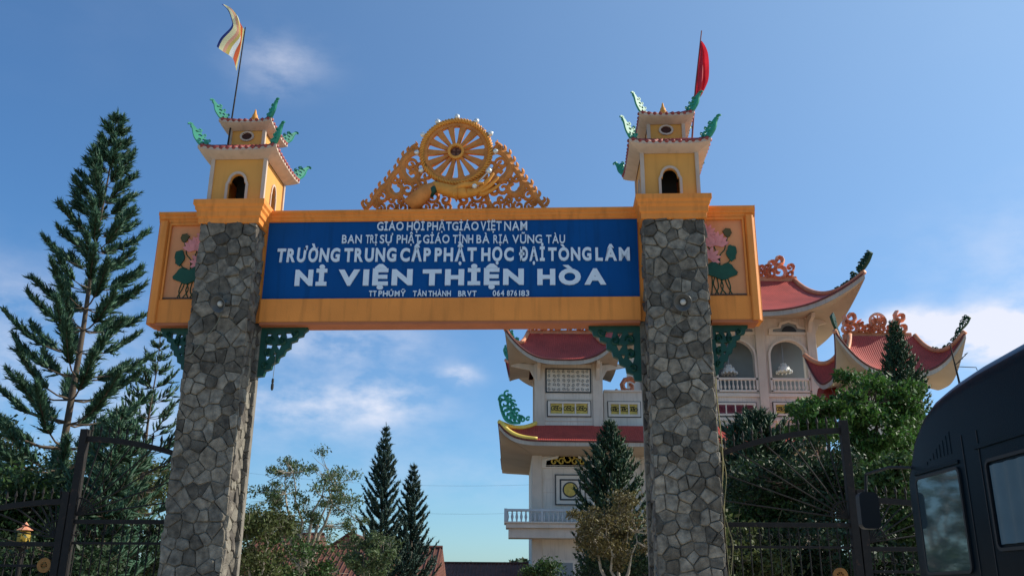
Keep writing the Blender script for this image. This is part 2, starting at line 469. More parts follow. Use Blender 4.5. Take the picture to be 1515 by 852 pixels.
for pi, (x0, x1) in enumerate((PL, PR)):
    core = MB()
    core.box(x0+.02, x1-.02, 0.02, 0.52, 0, CAPZ)
    core.box(x0-.085, x1+.085, 0.5, 0.60, 0, CAPZ-.02)
    core.box(x0+.22, x1-.22, 0.59, 1.2, 0, CAPZ-.021)
    pil = core.build('pillar', MORTAR, gate)
    rs = random.Random(5+pi)
    faces = [(x1-x0, CAPZ-SZ0, lambda u, v, d, a=x0: (a+u, 0.02-d, SZ0+v), True, 0.203)]
    inner = (0.48, CAPZ-SZ0, lambda u, v, d, a=x1: (a-.02+d, u+.02, SZ0+v), False, 0.19)
    outer = (0.48, CAPZ-SZ0, lambda u, v, d, a=x0: (a+.02-d, 0.50-u, SZ0+v), False, 0.19)
    faces += [inner, outer]
    rest = MB()
    for fi, (w, h, fm, single, s) in enumerate(faces):
        area = lambda P: 0.5*abs(sum(P[i][0]*P[(i+1) % len(P)][1]-P[(i+1) % len(P)][0]*P[i][1] for i in range(len(P))))
        for rank, poly in enumerate(sorted(voronoi(w, h, s, 11*pi+fi), key=area, reverse=True)):
            if single and rank < 150:
                mb = MB(); stone_mesh(mb, poly, fm, rs); mb.build('stone', STONE, pil)
            else: stone_mesh(rest, poly, fm, rs)
    # the narrow strips of the rear block, its outer sides and the foot below eye level
    for (w, h, fm) in [(0.095, CAPZ-SZ0-.04, lambda u, v, d, a=x1-.01: (a+u, 0.5-d, SZ0+v)), (0.095, CAPZ-SZ0-.04, lambda u, v, d, a=x0-.085: (a+u, 0.5-d, SZ0+v)),
                       
                       (x1-x0, SZ0-.01, lambda u, v, d, a=x0: (a+u, 0.02-d, v)), (0.48, SZ0-.01, lambda u, v, d, a=x1: (a-.02+d, u+.02, v)), (0.48, SZ0-.01, lambda u, v, d, a=x0: (a+.02-d, 0.5-u, v))]:
        for poly in voronoi(w, h, 0.22, int(w*997)+pi): stone_mesh(rest, poly, fm, rs)
    rest.build('side_stones', STONE2, pil, kind='stuff')
    MB().moulding(x0+.0, x1, 0.0, 1.2, [(.02,CAPZ-.04),(.045,CAPZ-.03),(.045,CAPZ+.06),(.075,CAPZ+.085),(.075,CAPZ+.17),(.105,CAPZ+.21),(.105,CAPZ+.25),(.135,CAPZ+.29),(.135,CAPZ+.38)]).build('pillar_cap', ORANGE, gate, bevel=0.006)

# beam
BX0, BX1, BZ0, BZ1, BY0, BY1 = -6.28, 4.14, 5.945, 7.985, 0.36, 0.72
beam = MB()
def crown(mb, x0, x1):       # cornice band on top of the beam, front and back
    pr = [(0, 7.80), (-.03, 7.81), (-.03, 7.85), (-.06, 7.87), (-.06, 7.915), (-.09, 7.935), (-.09, BZ1), (0.0, BZ1)]
    loop = [(BY0+.0+p[0]+.03, p[1]) for p in pr]
    mb.prism(loop, lambda u, v, d: (d, u, v), x0, x1)
beam.box(BX0+.06, BX1-.06, BY0+.07, BY1, BZ0+.01, BZ1-.002)          # slab behind the panels
for (x0, x1) in ((BX0, PL[0]-.07), (PL[1]+.07, PR[0]-.07), (PR[1]+.07, BX1)):
    beam.box(x0, x1, BY0+.0, BY0+.075, BZ0, 6.365)
    crown(beam, x0-.03 if x0 == BX0 else x0, x1+.03 if x1 == BX1 else x1)
# bevelled end frames that catch the light
for (x, s) in ((BX0, 1), (BX1, -1)):
    beam.prism([(x-.03*s, BY1+.02), (x-.03*s, BY0+.02), (x+.03*s, BY0-.04), (x+.13*s, BY0-.04), (x+.17*s, BY0+.071), (x+.17*s, BY1+.02)], lambda u, v, d: (u, v, d), BZ0-.012, 7.82)
beamo = beam.build('beam', ORANGE, gate, bevel=0.008)
# thin bottom lip in dull red-orange under the beam
lip = MB()
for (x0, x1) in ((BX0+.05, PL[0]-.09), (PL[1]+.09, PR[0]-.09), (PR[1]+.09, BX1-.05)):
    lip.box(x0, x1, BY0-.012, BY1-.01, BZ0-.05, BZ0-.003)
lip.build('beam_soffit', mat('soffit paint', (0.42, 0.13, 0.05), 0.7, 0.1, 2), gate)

# blue sign panel and raised letters
sign = MB().box(PL[1]+.075, PR[0]-.075, BY0+.045, BY0+.068, 6.37, 7.86).build('sign_panel', BLUE, gate)
GLY = {}
def glyph(ch, bold):
    k = (ch, bold)
    if ch == 'Ò' and k not in GLY:
        P, Fc, ed, a, b = glyph('O', bold)
        n = len(P); q = bold
        GLY[k] = (P+[Vector((x_, y_, 0)) for x_, y_ in ((.20-q,.87+q),(.36,.87+q),(.47+q,.76-q*.3),(.34,.76-q*.3))], Fc+[(n+3,n+2,n+1,n)], ed+[(n+3,n+2),(n+2,n+1),(n+1,n),(n,n+3)], a, b)
    if k not in GLY:
        cu = bpy.data.curves.new('glyph', 'FONT'); cu.body = ch; cu.size = 1.0; cu.extrude = 0.0; cu.offset = bold; cu.resolution_u = 4
        o = bpy.data.objects.new('glyph', cu); col.objects.link(o)
        me = bpy.data.meshes.new_from_object(o)
        P = [v.co.copy() for v in me.vertices]; Fc = [tuple(p.vertices) for p in me.polygons]
        ed = {}
        for f in Fc:
            for i in range(len(f)):
                a, b = f[i], f[(i+1) % len(f)]
                if (b, a) in ed: del ed[(b, a)]
                else: ed[(a, b)] = 1
        GLY[k] = (P, Fc, list(ed), min(p.x for p in P), max(p.x for p in P))
        bpy.data.objects.remove(o); bpy.data.meshes.remove(me); bpy.data.curves.remove(cu)
    return GLY[k]
def put_word(word, pxa, pxb, pyt, pyb, bold, kern=0.10, slant=0.0):
    """word fitted between photo columns; cap height given by rows pyt..pyb"""
    dy = BY0+.04
    xa, zb = gp(pxa, pyb, dy); xb, _ = gp(pxb, pyb, dy); _, zt = gp((pxa+pxb)/2, pyt, dy)
    _, zb = gp((pxa+pxb)/2, pyb, dy)
    H = (zt-zb)/0.70
    gl = []; x = 0
    for ch in word:
        if ch == ' ': x += 0.28; continue
        P, Fc, ed, a, b = glyph(ch, bold)
        gl.append((P, Fc, ed, x-a)); x += (b-a)+kern
    sx = (xb-xa)/(x-kern)
    for (P, Fc, ed, off) in gl:
        n = len(P); vs = []
        for y in (dy-.022, dy+.006):
            vs += [(xa+(p.x+off+slant*p.y)*sx, y, zb+p.y*H) for p in P]
        fs = [f for f in Fc] + [tuple(i+n for i in f[::-1]) for f in Fc] + [(a, a+n, b+n, b) for a, b in ed]
        MB().add(vs, fs).build('letter', WHITE, sign)
for args in [("GİÁO",558,597,329,341,.012),("HỘİ",602,628,329,341,.012),("PHẬT",632,668,329,341,.012),("GİÁO",669,708,329,341,.012),("VİỆT",711,742,328,341,.012),("NAM",746,780,328,341,.012),
    ("BAN",506,535,348,360,.012),("TRỊ",541,558,348,360,.012),("SỰ",562,581,348,360,.012),("PHẬT",587,622,348,360,.012),("GİÁO",626,665,348,360,.012),("TỈNH",670,700,348,360,.012),("BÀ",705,724,348,360,.012),("RỊA",730,752,348,360,.012),("VŨNG",758,802,348,360,.012),("TÀU",808,836,348,360,.012),
    ("TRƯỜNG",409,502,368.5,387,.038),("TRUNG",509,586,368,386.5,.038),("CẤP",592,637,368,386,.038),("PHẬT",643,705,367.5,386,.038),("HỌC",712,760,367.5,385.5,.038),("ĐẠİ",768,806,367,385.5,.038),("TÒNG",811,875,367,385,.038),("LÂM",881,932,367,385,.038),
    ("Nİ",436,483,400.5,421.5,.052),("VIỆN",500,610,400,421,.052),("THİỆN",625,775,399.5,420.5,.052),("HÒA",795,897,399,420,.052),
    ("TT",546,557,430.5,438.5,.02),("PHÚ",560,582,430.5,438.5,.02),("MỸ",584,600,430.5,438.5,.02),("TÂN",611,631,430.5,438.5,.02),("THÀNH",634,667,430.5,438.5,.02),("BRVT",678,705,430.5,438.5,.02),("064",729,746,430,438,.018),("876",750,765,430,438,.018),("183",768,783,430,438,.018)]:
    put_word(*args, slant=0.06 if args[0] == "TRƯỜNG" else 0.0, kern=0.13 if args[5] > .03 else 0.10)

# lotus relief panels in the wings
for (xo, s, xin) in ((BX0+.16, 1, PL[0]-.07), (BX1-.16, -1, PR[1]+.07)):
    lo, hi = min(xo, xin), max(xo, xin)
    pan = MB().box(lo, hi, BY0+.045, BY0+.068, 6.37, 7.84).build('lotus_panel', mat('peach panel paint', (0.66, 0.27, 0.11), 0.65, 0.12, 1.6, grime=0.2), gate)
    fr = MB()
    fr.box(lo, hi, BY0+.0, BY0+.044, 7.75, 7.80)
    fr.box(min(xo, xo+.035*s), max(xo, xo+.035*s), BY0+.0, BY0+.044, 6.367, 7.75)
    fr.build('panel_frame', ORANGE, pan, bevel=0.004)
    MB().box(lo+.03, hi, BY0+.02, BY0+.044, 6.39, 6.403).build('ground_line', BLACKT, pan)
    W = abs(xin-xo)
    fm = lambda u, v, d, xo=xo, s=s: (xo+s*u, BY0+.043+d, 6.38+v)
    lf = MB()
    def padp(cx, cy, rx, ry, notch, n=22, rot=0):
        out = []
        for i in range(n):
            a = 2*PI*i/n; r = 1+.09*math.sin(5*a+cx*9)-(.3 if abs(((a-notch+PI) % (2*PI))-PI) < .25 else 0)
            x_, y_ = rx*r*math.cos(a), ry*r*math.sin(a)
            out.append((cx+x_*math.cos(rot)-y_*math.sin(rot), cy+x_*math.sin(rot)+y_*math.cos(rot)))
        return out
    MB().prism(padp(.44,.44,.26,.15,1.6,rot=.12), fm, -.028, .0).build('lotus_leaf', LEAFREL, pan, bevel=0.006)
    MB().prism(padp(.24,.76,.09,.14,3.6), fm, -.026, .0).build('lotus_leaf', LEAFREL, pan, bevel=0.006)
    MB().prism([(.22,1.13),(.24,1.2),(.32,1.21),(.37,1.16),(.34,1.09),(.29,1.05),(.25,1.07)], fm, -.026, .0).build('seed_pod', mat('olive relief', (.08,.07,.02), .6), pan, bevel=0.005)
    st = MB()
    for P in [[(.29,1.06),(.33,.93),(.36,.82),(.44,.72),(.45,.56)], [(.24,.7),(.3,.6),(.4,.55)], [(.54,.92),(.5,.76),(.45,.55)], [(.66,.76),(.58,.66),(.48,.55)],
              [(.62,1.1),(.63,.9),(.57,.72)], [(.34,.32),(.30,.15),(.33,.03)], [(.38,.32),(.36,.2),(.28,.03)], [(.42,.30),(.46,.16),(.38,.03)], [(.46,.30),(.42,.17),(.47,.03)],
              [(.52,.32),(.50,.15),(.56,.03)], [(.55,.33),(.58,.2),(.51,.03)], [(.60,.36),(.60,.2),(.62,.03)]]:
        Q = smooth_pts(P, 4); st.ribbon(Q, .017, .012, fm)
    st.build('lotus_stems', LEAFREL, pan)
    def flower(cx, cy, r, a0, a1, n):
        f = MB()
        for i in range(n):
            a = a0+(a1-a0)*i/(n-1); L = r*(1-.15*abs(i-(n-1)/2)/(n/2)); dx, dy = math.cos(a), math.sin(a); w = r*.19
            P = [(cx,cy),(cx+dx*L*.4-dy*w,cy+dy*L*.4+dx*w),(cx+dx*L*.8-dy*w*.6,cy+dy*L*.8+dx*w*.6),(cx+dx*L,cy+dy*L),(cx+dx*L*.8+dy*w*.6,cy+dy*L*.8-dx*w*.6),(cx+dx*L*.4+dy*w,cy+dy*L*.4-dx*w)]
            f.prism(P, fm, -.016-.003*(i % 3), .0)
        f.build('lotus_flower', PINKP, pan, bevel=0.003)
    flower(.50,.90,.27,.25,2.9,8); flower(.63,.66,.23,.3,3.5,7)
    if s < 0 or True: flower(.64,1.12,.19,.4,3.1,6)

# green fretwork brackets under the beam
def bracket(xp, s, wd, hg):
    """xp: pillar edge, s: direction away from the pillar"""
    pts = [(0,0),(1,0),(1,-.05),(.93,-.1),(.91,-.17),(.80,-.2),(.78,-.27),(.66,-.31),(.66,-.42),(.56,-.47),(.53,-.56),(.44,-.6),(.41,-.7),(.30,-.75),(.28,-.84),(.16,-.88),(.13,-.98),(0,-1)]
    holes = [[(.12,-.12),(.24,-.12),(.18,-.22)], [(.34,-.13),(.45,-.13),(.40,-.23)], [(.52,-.10),(.68,-.10),(.68,-.2),(.56,-.22)], [(.12,-.33),(.27,-.35),(.24,-.45),(.13,-.44)],
             [(.34,-.35),(.47,-.34),(.42,-.46)], [(.12,-.56),(.25,-.58),(.16,-.68)], [(.3,-.54),(.38,-.52),(.34,-.6)]]
    fm = lambda u, v, d: (xp+s*u*wd, .52+d, BZ0-.051+v*hg)
    mb = MB(); mb.prism([pts]+holes, fm, 0, .09)
    o = mb.build('bracket', GREENP, gate, bevel=0.008)
    cv = MB()
    for (c, r, a, t) in [((.2,-.27),.10,0,1.1), ((.5,-.27),.09,2,1.1), ((.2,-.52),.09,1,1.1), ((.75,-.12),.08,3,1), ((.15,-.78),.07,.5,1)]:
        cv.ribbon(spiral(c[0],c[1],r,a,t,12), taper(13,.03,.05,.02), .03, lambda u,v,d: fm(u,v,d-.0))
    cv.build('scroll', GREENP, o, kind='stuff')
bracket(PL[1]+.085, 1, .80, .86); bracket(PL[0]-.085, -1, .62, .86)
bracket(PR[0]-.085, -1, .86, .95); bracket(PR[1]+.085, 1, .62, .86)

# curved little roof used by both towers and by the temple buildings
def curved_roof(cx, cy, a, b, ze, a2, b2, zt, lift, out, thick, aw, bw, zw, mats, parent, nu=28, nv=10, conc=(.35,.65), p=3.2, name='roof', sides=(0,1,2,3)):
    def edge(side, t, v, A, B):
        if side == 0: x, y = t*A, -B
        elif side == 1: x, y = A, t*B
        elif side == 2: x, y = -t*A, B
        else: x, y = -A, -t*B
        return x, y
    def surf(side, t, v):
        A = a+(a2-a)*v; B = b+(b2-b)*v
        x, y = edge(side, t, v, A, B); q = abs(t)**p*(1-v)**2
        return (cx+x*(1+out*q), cy+y*(1+out*q), ze+(zt-ze)*(conc[0]*v+conc[1]*v*v)+lift*q)
    top, fas, sof = MB(), MB(), MB()
    for sd_ in sides:
        top.grid(lambda u, v: surf(sd_, 2*u-1, v), nu, nv)
        fas.grid(lambda u, v: (lambda P: (P[0], P[1], P[2]+.02*thick-thick*1.0*v))(surf(sd_, 2*u-1, 0)), nu, 1)
        def sf(u, v):
            P = surf(sd_, 2*u-1, 0); x, y = edge(sd_, 2*u-1, 0, aw, bw); k = v
            Q = (cx+x, cy+y, zw)
            cz = P[2]-thick
            return (P[0]+(Q[0]-P[0])*k, P[1]+(Q[1]-P[1])*k, cz+(Q[2]-cz)*(k**.8))
        sof.grid(sf, nu, 5)
    r = top.build(name, mats[0], parent, smooth=True)
    if thick > .2:
        for sd_ in sides:
            MB().tube([(P[0], P[1], P[2]+.01) for P in (surf(sd_, -1+2*i/nu, -.004) for i in range(nu+1))], .055, 6).build('eave_edge', mat('dark tile edge', (.13,.03,.025), .7, .2, 3), r, smooth=True)
    fas.build('fascia', mats[1], r); sof.build('soffit', mats[2], r, smooth=True)
    return r, surf
def finial(mb, origin, dirx, diry, L, H, d, dense=5, seed=0, hipz=None):
    """lacy upswept corner ornament; spine outside, curls inside"""
    l = math.hypot(dirx, diry); ux, uy = dirx/l, diry/l; px_, py_ = -uy, ux
    fm = lambda u, v, dd: (origin[0]+ux*u+px_*(dd+d/2), origin[1]+uy*u+py_*(dd+d/2), origin[2]+v+(hipz(-u) if hipz and u < 0 else 0))
    rs = random.Random(seed)
    sp = smooth_pts([(-L,.0),(-L*.45,-.01*H),(-.02*L,.14*H),(.26*L,.50*H),(.42*L,.92*H)], 6)
    mb.ribbon(sp, taper(len(sp), .08*H, .12*H, .05*H), d, fm, 1.0)
    n = dense
    for i in range(n):
        k = (i+.5)/n; c = sp[int(k*(len(sp)-1))]; r = (.17+.06*math.sin(k*PI))*H*(.8+.35*rs.random())
        cx, cy = c[0]-r*.75, c[1]+r*.85
        mb.ribbon(spiral(cx, cy, r, -1.0+rs.uniform(-.4,.4), 1.15, 12), taper(13,.09*H,.085*H,.05*H), d*.8, fm, 1.0)
        if k > .35: mb.ribbon(spiral(cx-r*.9, cy+r*1.0, r*.8, 2+rs.random(), -1, 10), taper(11,.07*H,.08*H,.04*H), d*.7, fm, 1.0)
        if i % 2 == 0 or k > .5: mb.ribbon(spiral(cx-r*1.5, cy+r*.25, r*.6, 2+rs.random(), -1, 10), taper(11,.06*H,.07*H,.04*H), d*.7, fm, 1.0)
    e = sp[-1]; mb.ribbon(spiral(e[0]-.06*H, e[1]-.02*H, .09*H, 0, 1, 8), .06*H, d, fm, 1.0)
    return mb

def small_fin(mb, o, sx, sy, sc):
    ux, uy = sx*.7071, sy*.7071
    kx = lambda u: u*sc*(1.75 if u > 0 else 1.1)
    fm = lambda u, v, d: (o[0]+ux*kx(u)-uy*d, o[1]+uy*kx(u)+ux*d, o[2]+v*sc*.92)
    P = [(-.62,-.02),(-.60,.10),(-.50,.10),(-.47,.22),(-.36,.20),(-.34,.34),(-.24,.33),(-.22,.47),(-.11,.44),(-.10,.60),(.0,.56),(.02,.72),(.12,.70),(.16,.84),(.26,1.0),(.34,1.02),(.36,.93),(.28,.84),(.24,.66),(.20,.46),(.14,.26),(.05,.08),(-.04,-.02)]
    H_ = [[(cx_+r_*math.cos(2*PI*i/7), cy_+r_*math.sin(2*PI*i/7)) for i in range(7)] for cx_, cy_, r_ in ((-.43,.08,.05),(-.28,.18,.075),(-.10,.12,.065),(-.10,.32,.08),(.06,.32,.05),(.06,.54,.065),(.17,.72,.045))]
    mb.prism([P]+H_, fm, -.022, .022)
    for (cx_, cy_, r_, a_) in ((-.50,.16,.11,2.2),(-.33,.40,.11,2.0),(-.10,.62,.11,1.8),(.10,.84,.10,1.6),(.36,1.05,.08,-.6),(-.22,.20,.09,0)):
        mb.ribbon(spiral(cx_, cy_, r_, a_, 1.1, 9), taper(10, .045, .055, .03), .04, lambda u, v, d: fm(u, v, d+.02), 1.0)
    sp = smooth_pts([(-.62,-.03),(-.05,-.0),(.13,.24),(.22,.5),(.27,.78),(.34,.98)], 4)
    mb.ribbon(sp, taper(len(sp), .06, .09, .05), .05, lambda u, v, d: fm(u, v, d+.025), 1.0)

# towers on the pillars
for ti, cxp in enumerate((-4.885, 2.72)):
    T = MB(); hw, y0, y1, z0, z1 = .475, .10, 1.20, CAPZ+.381, 8.93
    x0, x1 = cxp-hw, cxp+hw
    # front and back walls with a cusped opening, side walls likewise
    op = arch_pts(cxp-.155, cxp+.155, z0, z0+.40, .15, cusp=.028)
    outer = [(x1, z0), (x1, z1), (x0, z1), (x0, z0)]
    loop = [(x1, z0), (x1, z1), (x0, z1), (x0, z0)] + op[::-1]
    T.prism(loop, lambda u, v, d: (u, d, v), y0, y0+.06); T.prism(loop, lambda u, v, d: (u, d, v), y1-.06, y1)
    ym = (y0+y1)/2; ops = arch_pts(ym-.12, ym+.12, z0+.0, z0+.38, .17, cusp=.02)
    ls = [(y1-.061, z0), (y1-.061, z1), (y0+.061, z1), (y0+.061, z0)] + ops[::-1]
    T.prism(ls, lambda u, v, d: (d, u, v), x0, x0+.06); T.prism(ls, lambda u, v, d: (d, u, v), x1-.06, x1)
    tower = T.build('turret', OCHRE, gate)
    MB().box(x0+.3, x1-.3, y0+.45, y1-.4, z0, z1-.1).box(x0+.07, x1-.07, y0+.07, y1-.07, z1-.1, z1-.02).box(x0+.07, x1-.07, y0+.07, y1-.07, z0+.002, z0+.02).build('dark_interior', DARK, tower)
    # cream frames round the openings
    def frame(P, w, fm, d0, d1):
        c = sum(p[0] for p in P)/len(P); z_ = min(p[1] for p in P)
        out = []
        for i, p in enumerate(P):
            a, b = P[max(i-1,0)], P[min(i+1,len(P)-1)]
            tx, tz = b[0]-a[0], b[1]-a[1]; l = math.hypot(tx, tz) or 1
            out.append((p[0]+tz/l*w, p[1]-tx/l*w if i not in (0, len(P)-1) else p[1]))
        vs = [fm(*p, d0) for p in P]+[fm(*p, d0) for p in out]+[fm(*p, d1) for p in P]+[fm(*p, d1) for p in out]
        n = len(P); fs = []
        for i in range(n-1):
            fs += [(i, i+1, n+i+1, n+i), (2*n+i, 3*n+i, 3*n+i+1, 2*n+i+1), (n+i, n+i+1, 3*n+i+1, 3*n+i), (i, 2*n+i, 2*n+i+1, i+1)]
        return MB().add(vs, fs)
    def cleanarch(xa, xb, zz0, zs, rise, k):   # continuous contour for the frame, following the cusps
        return smooth_arch(xa, xb, zz0, zs, rise, k)
    def smooth_arch(xa, xb, zz0, zs, rise, k):
        c = (xa+xb)/2; h = (xb-xa)/2
        P = [(xb, zz0), (xb, zs-.01), (xb-k*.5, zs+.015), (xb-k, zs+.03)]
        P += [(c+(h-k)*math.cos(PI*i/12), zs+.03+rise*math.sin(PI*i/12)) for i in range(1, 12)]
        P += [(xa+k, zs+.03), (xa+k*.5, zs+.015), (xa, zs-.01), (xa, zz0)]
        return P
    frame(smooth_arch(cxp-.158, cxp+.158, z0, z0+.39, .155, .028), .045, lambda u, v, d: (u, d, v), y0-.025, y0+.02).build('window_frame', CREAM, tower)
    for xs, e in ((x0, -.02), (x1, .02)):
        frame(smooth_arch(ym-.123, ym+.123, z0, z0+.37, .175, .02), .04, lambda u, v, d: (d, u, v), xs+e, xs-e*.8).build('window_frame', CREAM, tower)
    for xx in (x0, x1):
        for yy in (y0, y1):
            MB().box(xx-.03 if xx == x0 else xx-.035, xx+.035 if xx == x0 else xx+.03, yy-.03 if yy == y0 else yy-.035, yy+.035 if yy == y0 else yy+.03, z0, z1-.001).build('corner_trim', CREAM, tower)
    m3 = (TILE, CREAM, CREAM)
    def tiles(surf, a, name_parent, thick, rad, sides=(0,1,2,3), n=12):
        mb = MB()
        for s_ in sides:
            for i in range(n):
                t = (i+.5)/n*2-1; P0 = Vector(surf(s_, t, 0)); P1 = Vector(surf(s_, t, .3)); P2 = Vector(surf(s_, t, .9))
                o = (P0-P1).normalized()*.015
                mb.tube([P0+o+Vector((0,0,.0)), P1+Vector((0,0,.004)), P2+Vector((0,0,.004))], rad, 6)
        return mb.build('eave_tiles', TILE, name_parent, kind='stuff', smooth=True)
    # lower eave
    low, sf = curved_roof(cxp, .65, .69, .76, 9.03, .335, .36, 9.26, .055, .02, .05, hw+.015, .56, z1-.04, m3, tower, 20, 5, (.6,.4), 4)
    tiles(sf, 0, low, .05, .036)
    fin = MB()
    for (sx, sy) in ((-1,-1), (1,-1), (1,1), (-1,1)):
        f_ = MB(); small_fin(f_, (cxp+sx*.67, .65+sy*.74, 9.09), sx, sy, .35)
        f_.build('corner_finial', TEAL, low)
    # upper storey
    bx, by0, by1, uz0, uz1 = .31, .33, .97, 9.2, 9.63
    up = MB(); up.box(cxp-bx, cxp+bx, by0, by1, uz0, uz1)
    upo = up.build('upper_storey', OCHRE, tower)
    ov = [(cxp+.095*math.cos(2*PI*i/28), 9.465+.07*math.sin(2*PI*i/28)) for i in range(28)]
    ov2 = [(cxp+.13*math.cos(2*PI*i/28), 9.465+.10*math.sin(2*PI*i/28)) for i in range(28)]
    MB().prism([ov2, ov], lambda u, v, d: (u, d, v), by0-.035, by0+.004).build('round_window_frame', CREAM, tower)
    MB().prism(ov, lambda u, v, d: (u, d, v), by0-.006, by0+.006).build('round_window', mat('dark red recess', (.06,.02,.015), .9), tower)
    for xx in (-1, 1):
        for yy in (by0, by1): MB().box(cxp+xx*bx-.03, cxp+xx*bx+.03, yy-.03, yy+.03, uz0, uz1-.001).build('corner_trim', CREAM, tower)
    hi, sf = curved_roof(cxp, .65, .475, .52, 9.70, .06, .08, 9.9, .04, .02, .045, bx+.015, .335, uz1-.05, m3, tower, 18, 5, (.7,.3), 4)
    tiles(sf, 0, hi, .05, .032, n=9)
    for (sx, sy) in ((-1,-1), (1,-1), (1,1), (-1,1)):
        f_ = MB(); small_fin(f_, (cxp+sx*.46, .65+sy*.50, 9.75), sx, sy, .31)
        f_.build('corner_finial', TEAL, hi)
    MB().lathe([(.09,9.82),(.09,9.90),(.06,9.93),(.085,9.97),(.05,10.02),(.05,10.05),(.028,10.09),(.015,10.16),(0,10.19)], 14, (cxp,.60,0)).build('finial_knob', GOLD, hi, smooth=True)

# crest on the beam: wheel of law held by a hand, with scrollwork
CY = BY0+.17
cw = gp(675, 226, CY); CXW, CZW, RW = cw[0], cw[1], .625
crest = MB().box(CXW-1.68, CXW+1.72, CY-.06, CY+.06, BZ1-.001, BZ1+.07).build('crest', GOLD2, gate)
fmw = lambda u, v, d: (CXW+u, CY+d, CZW+v)
circ = lambda r, n=64, c=(0,0): [(c[0]+r*math.cos(2*PI*i/n), c[1]+r*math.sin(2*PI*i/n)) for i in range(n)]
MB().prism([circ(RW-.01), circ(RW-.10)], fmw, -.045, .045).build('wheel_rim', GOLD2, crest, bevel=0.01)
rope = MB()
for i in range(72):
    a = 2*PI*i/72; b = a+.09
    rope.tube([(CXW+(RW-.035)*math.cos(a), CY-.05, CZW+(RW-.035)*math.sin(a)), (CXW+(RW+.005)*math.cos(b), CY-.072, CZW+(RW+.005)*math.sin(b)), (CXW+(RW+.045)*math.cos(b+.06), CY-.04, CZW+(RW+.045)*math.sin(b+.06))], .022, 5)
rope.tube([(CXW+(RW+.0)*math.cos(2*PI*i/64), CY, CZW+RW*math.sin(2*PI*i/64)) for i in range(65)], .045, 8)
rope.build('rope_moulding', GOLD, crest, smooth=True, kind='stuff')
for i in range(14):
    a = 2*PI*(i+.5)/14+PI/14; ca, sa = math.cos(a), math.sin(a)
    P = [(.10,-.02),(.25,-.032),(.42,-.050),(.50,-.062),(.545,-.085),(.545,.085),(.50,.052),(.42,.050),(.25,.032),(.10,.02)]
    MB().prism([(u*ca-v*sa, u*sa+v*ca) for u, v in P], fmw, -.03, .03).build('wheel_spoke', GOLD2, crest, bevel=0.012)
MB().prism([circ(.15,28), circ(.105,28)], fmw, -.075, .03).build('hub_ring', GOLD, crest, bevel=0.01)
MB().prism(circ(.106,28), fmw, -.02, .02).build('hub', mat('brown paint', (.22,.09,.05), .6), crest)
mk = MB()
for P in ([(-.085,0),(.085,0)], [(0,-.085),(0,.085)], [(.085,0),(.085,-.05)], [(-.085,0),(-.085,.05)], [(0,.085),(.05,.085)], [(0,-.085),(-.05,-.085)]):
    mk.ribbon(P, .022, .012, lambda u, v, d: fmw(u*.9, v*.9, -.022+d))
mk.build('hub_mark', mat('dark brown paint', (.09,.03,.02), .6), crest)
for i in range(12):
    a = PI/2+2*PI*i/12
    if 3.9 < a % (2*PI) < 5.0: continue
    x_, z_ = CXW+(RW+.09)*math.cos(a), CZW+(RW+.09)*math.sin(a)
    if z_ < CZW-.55: continue
    MB().lathe([(0,-.05),(.035,-.04),(.052,0),(.035,.04),(0,.06)], 10, (x_, CY-.03, z_), (math.cos(a), 0, math.sin(a))).build('silver_bud', SILVER, crest, smooth=True)
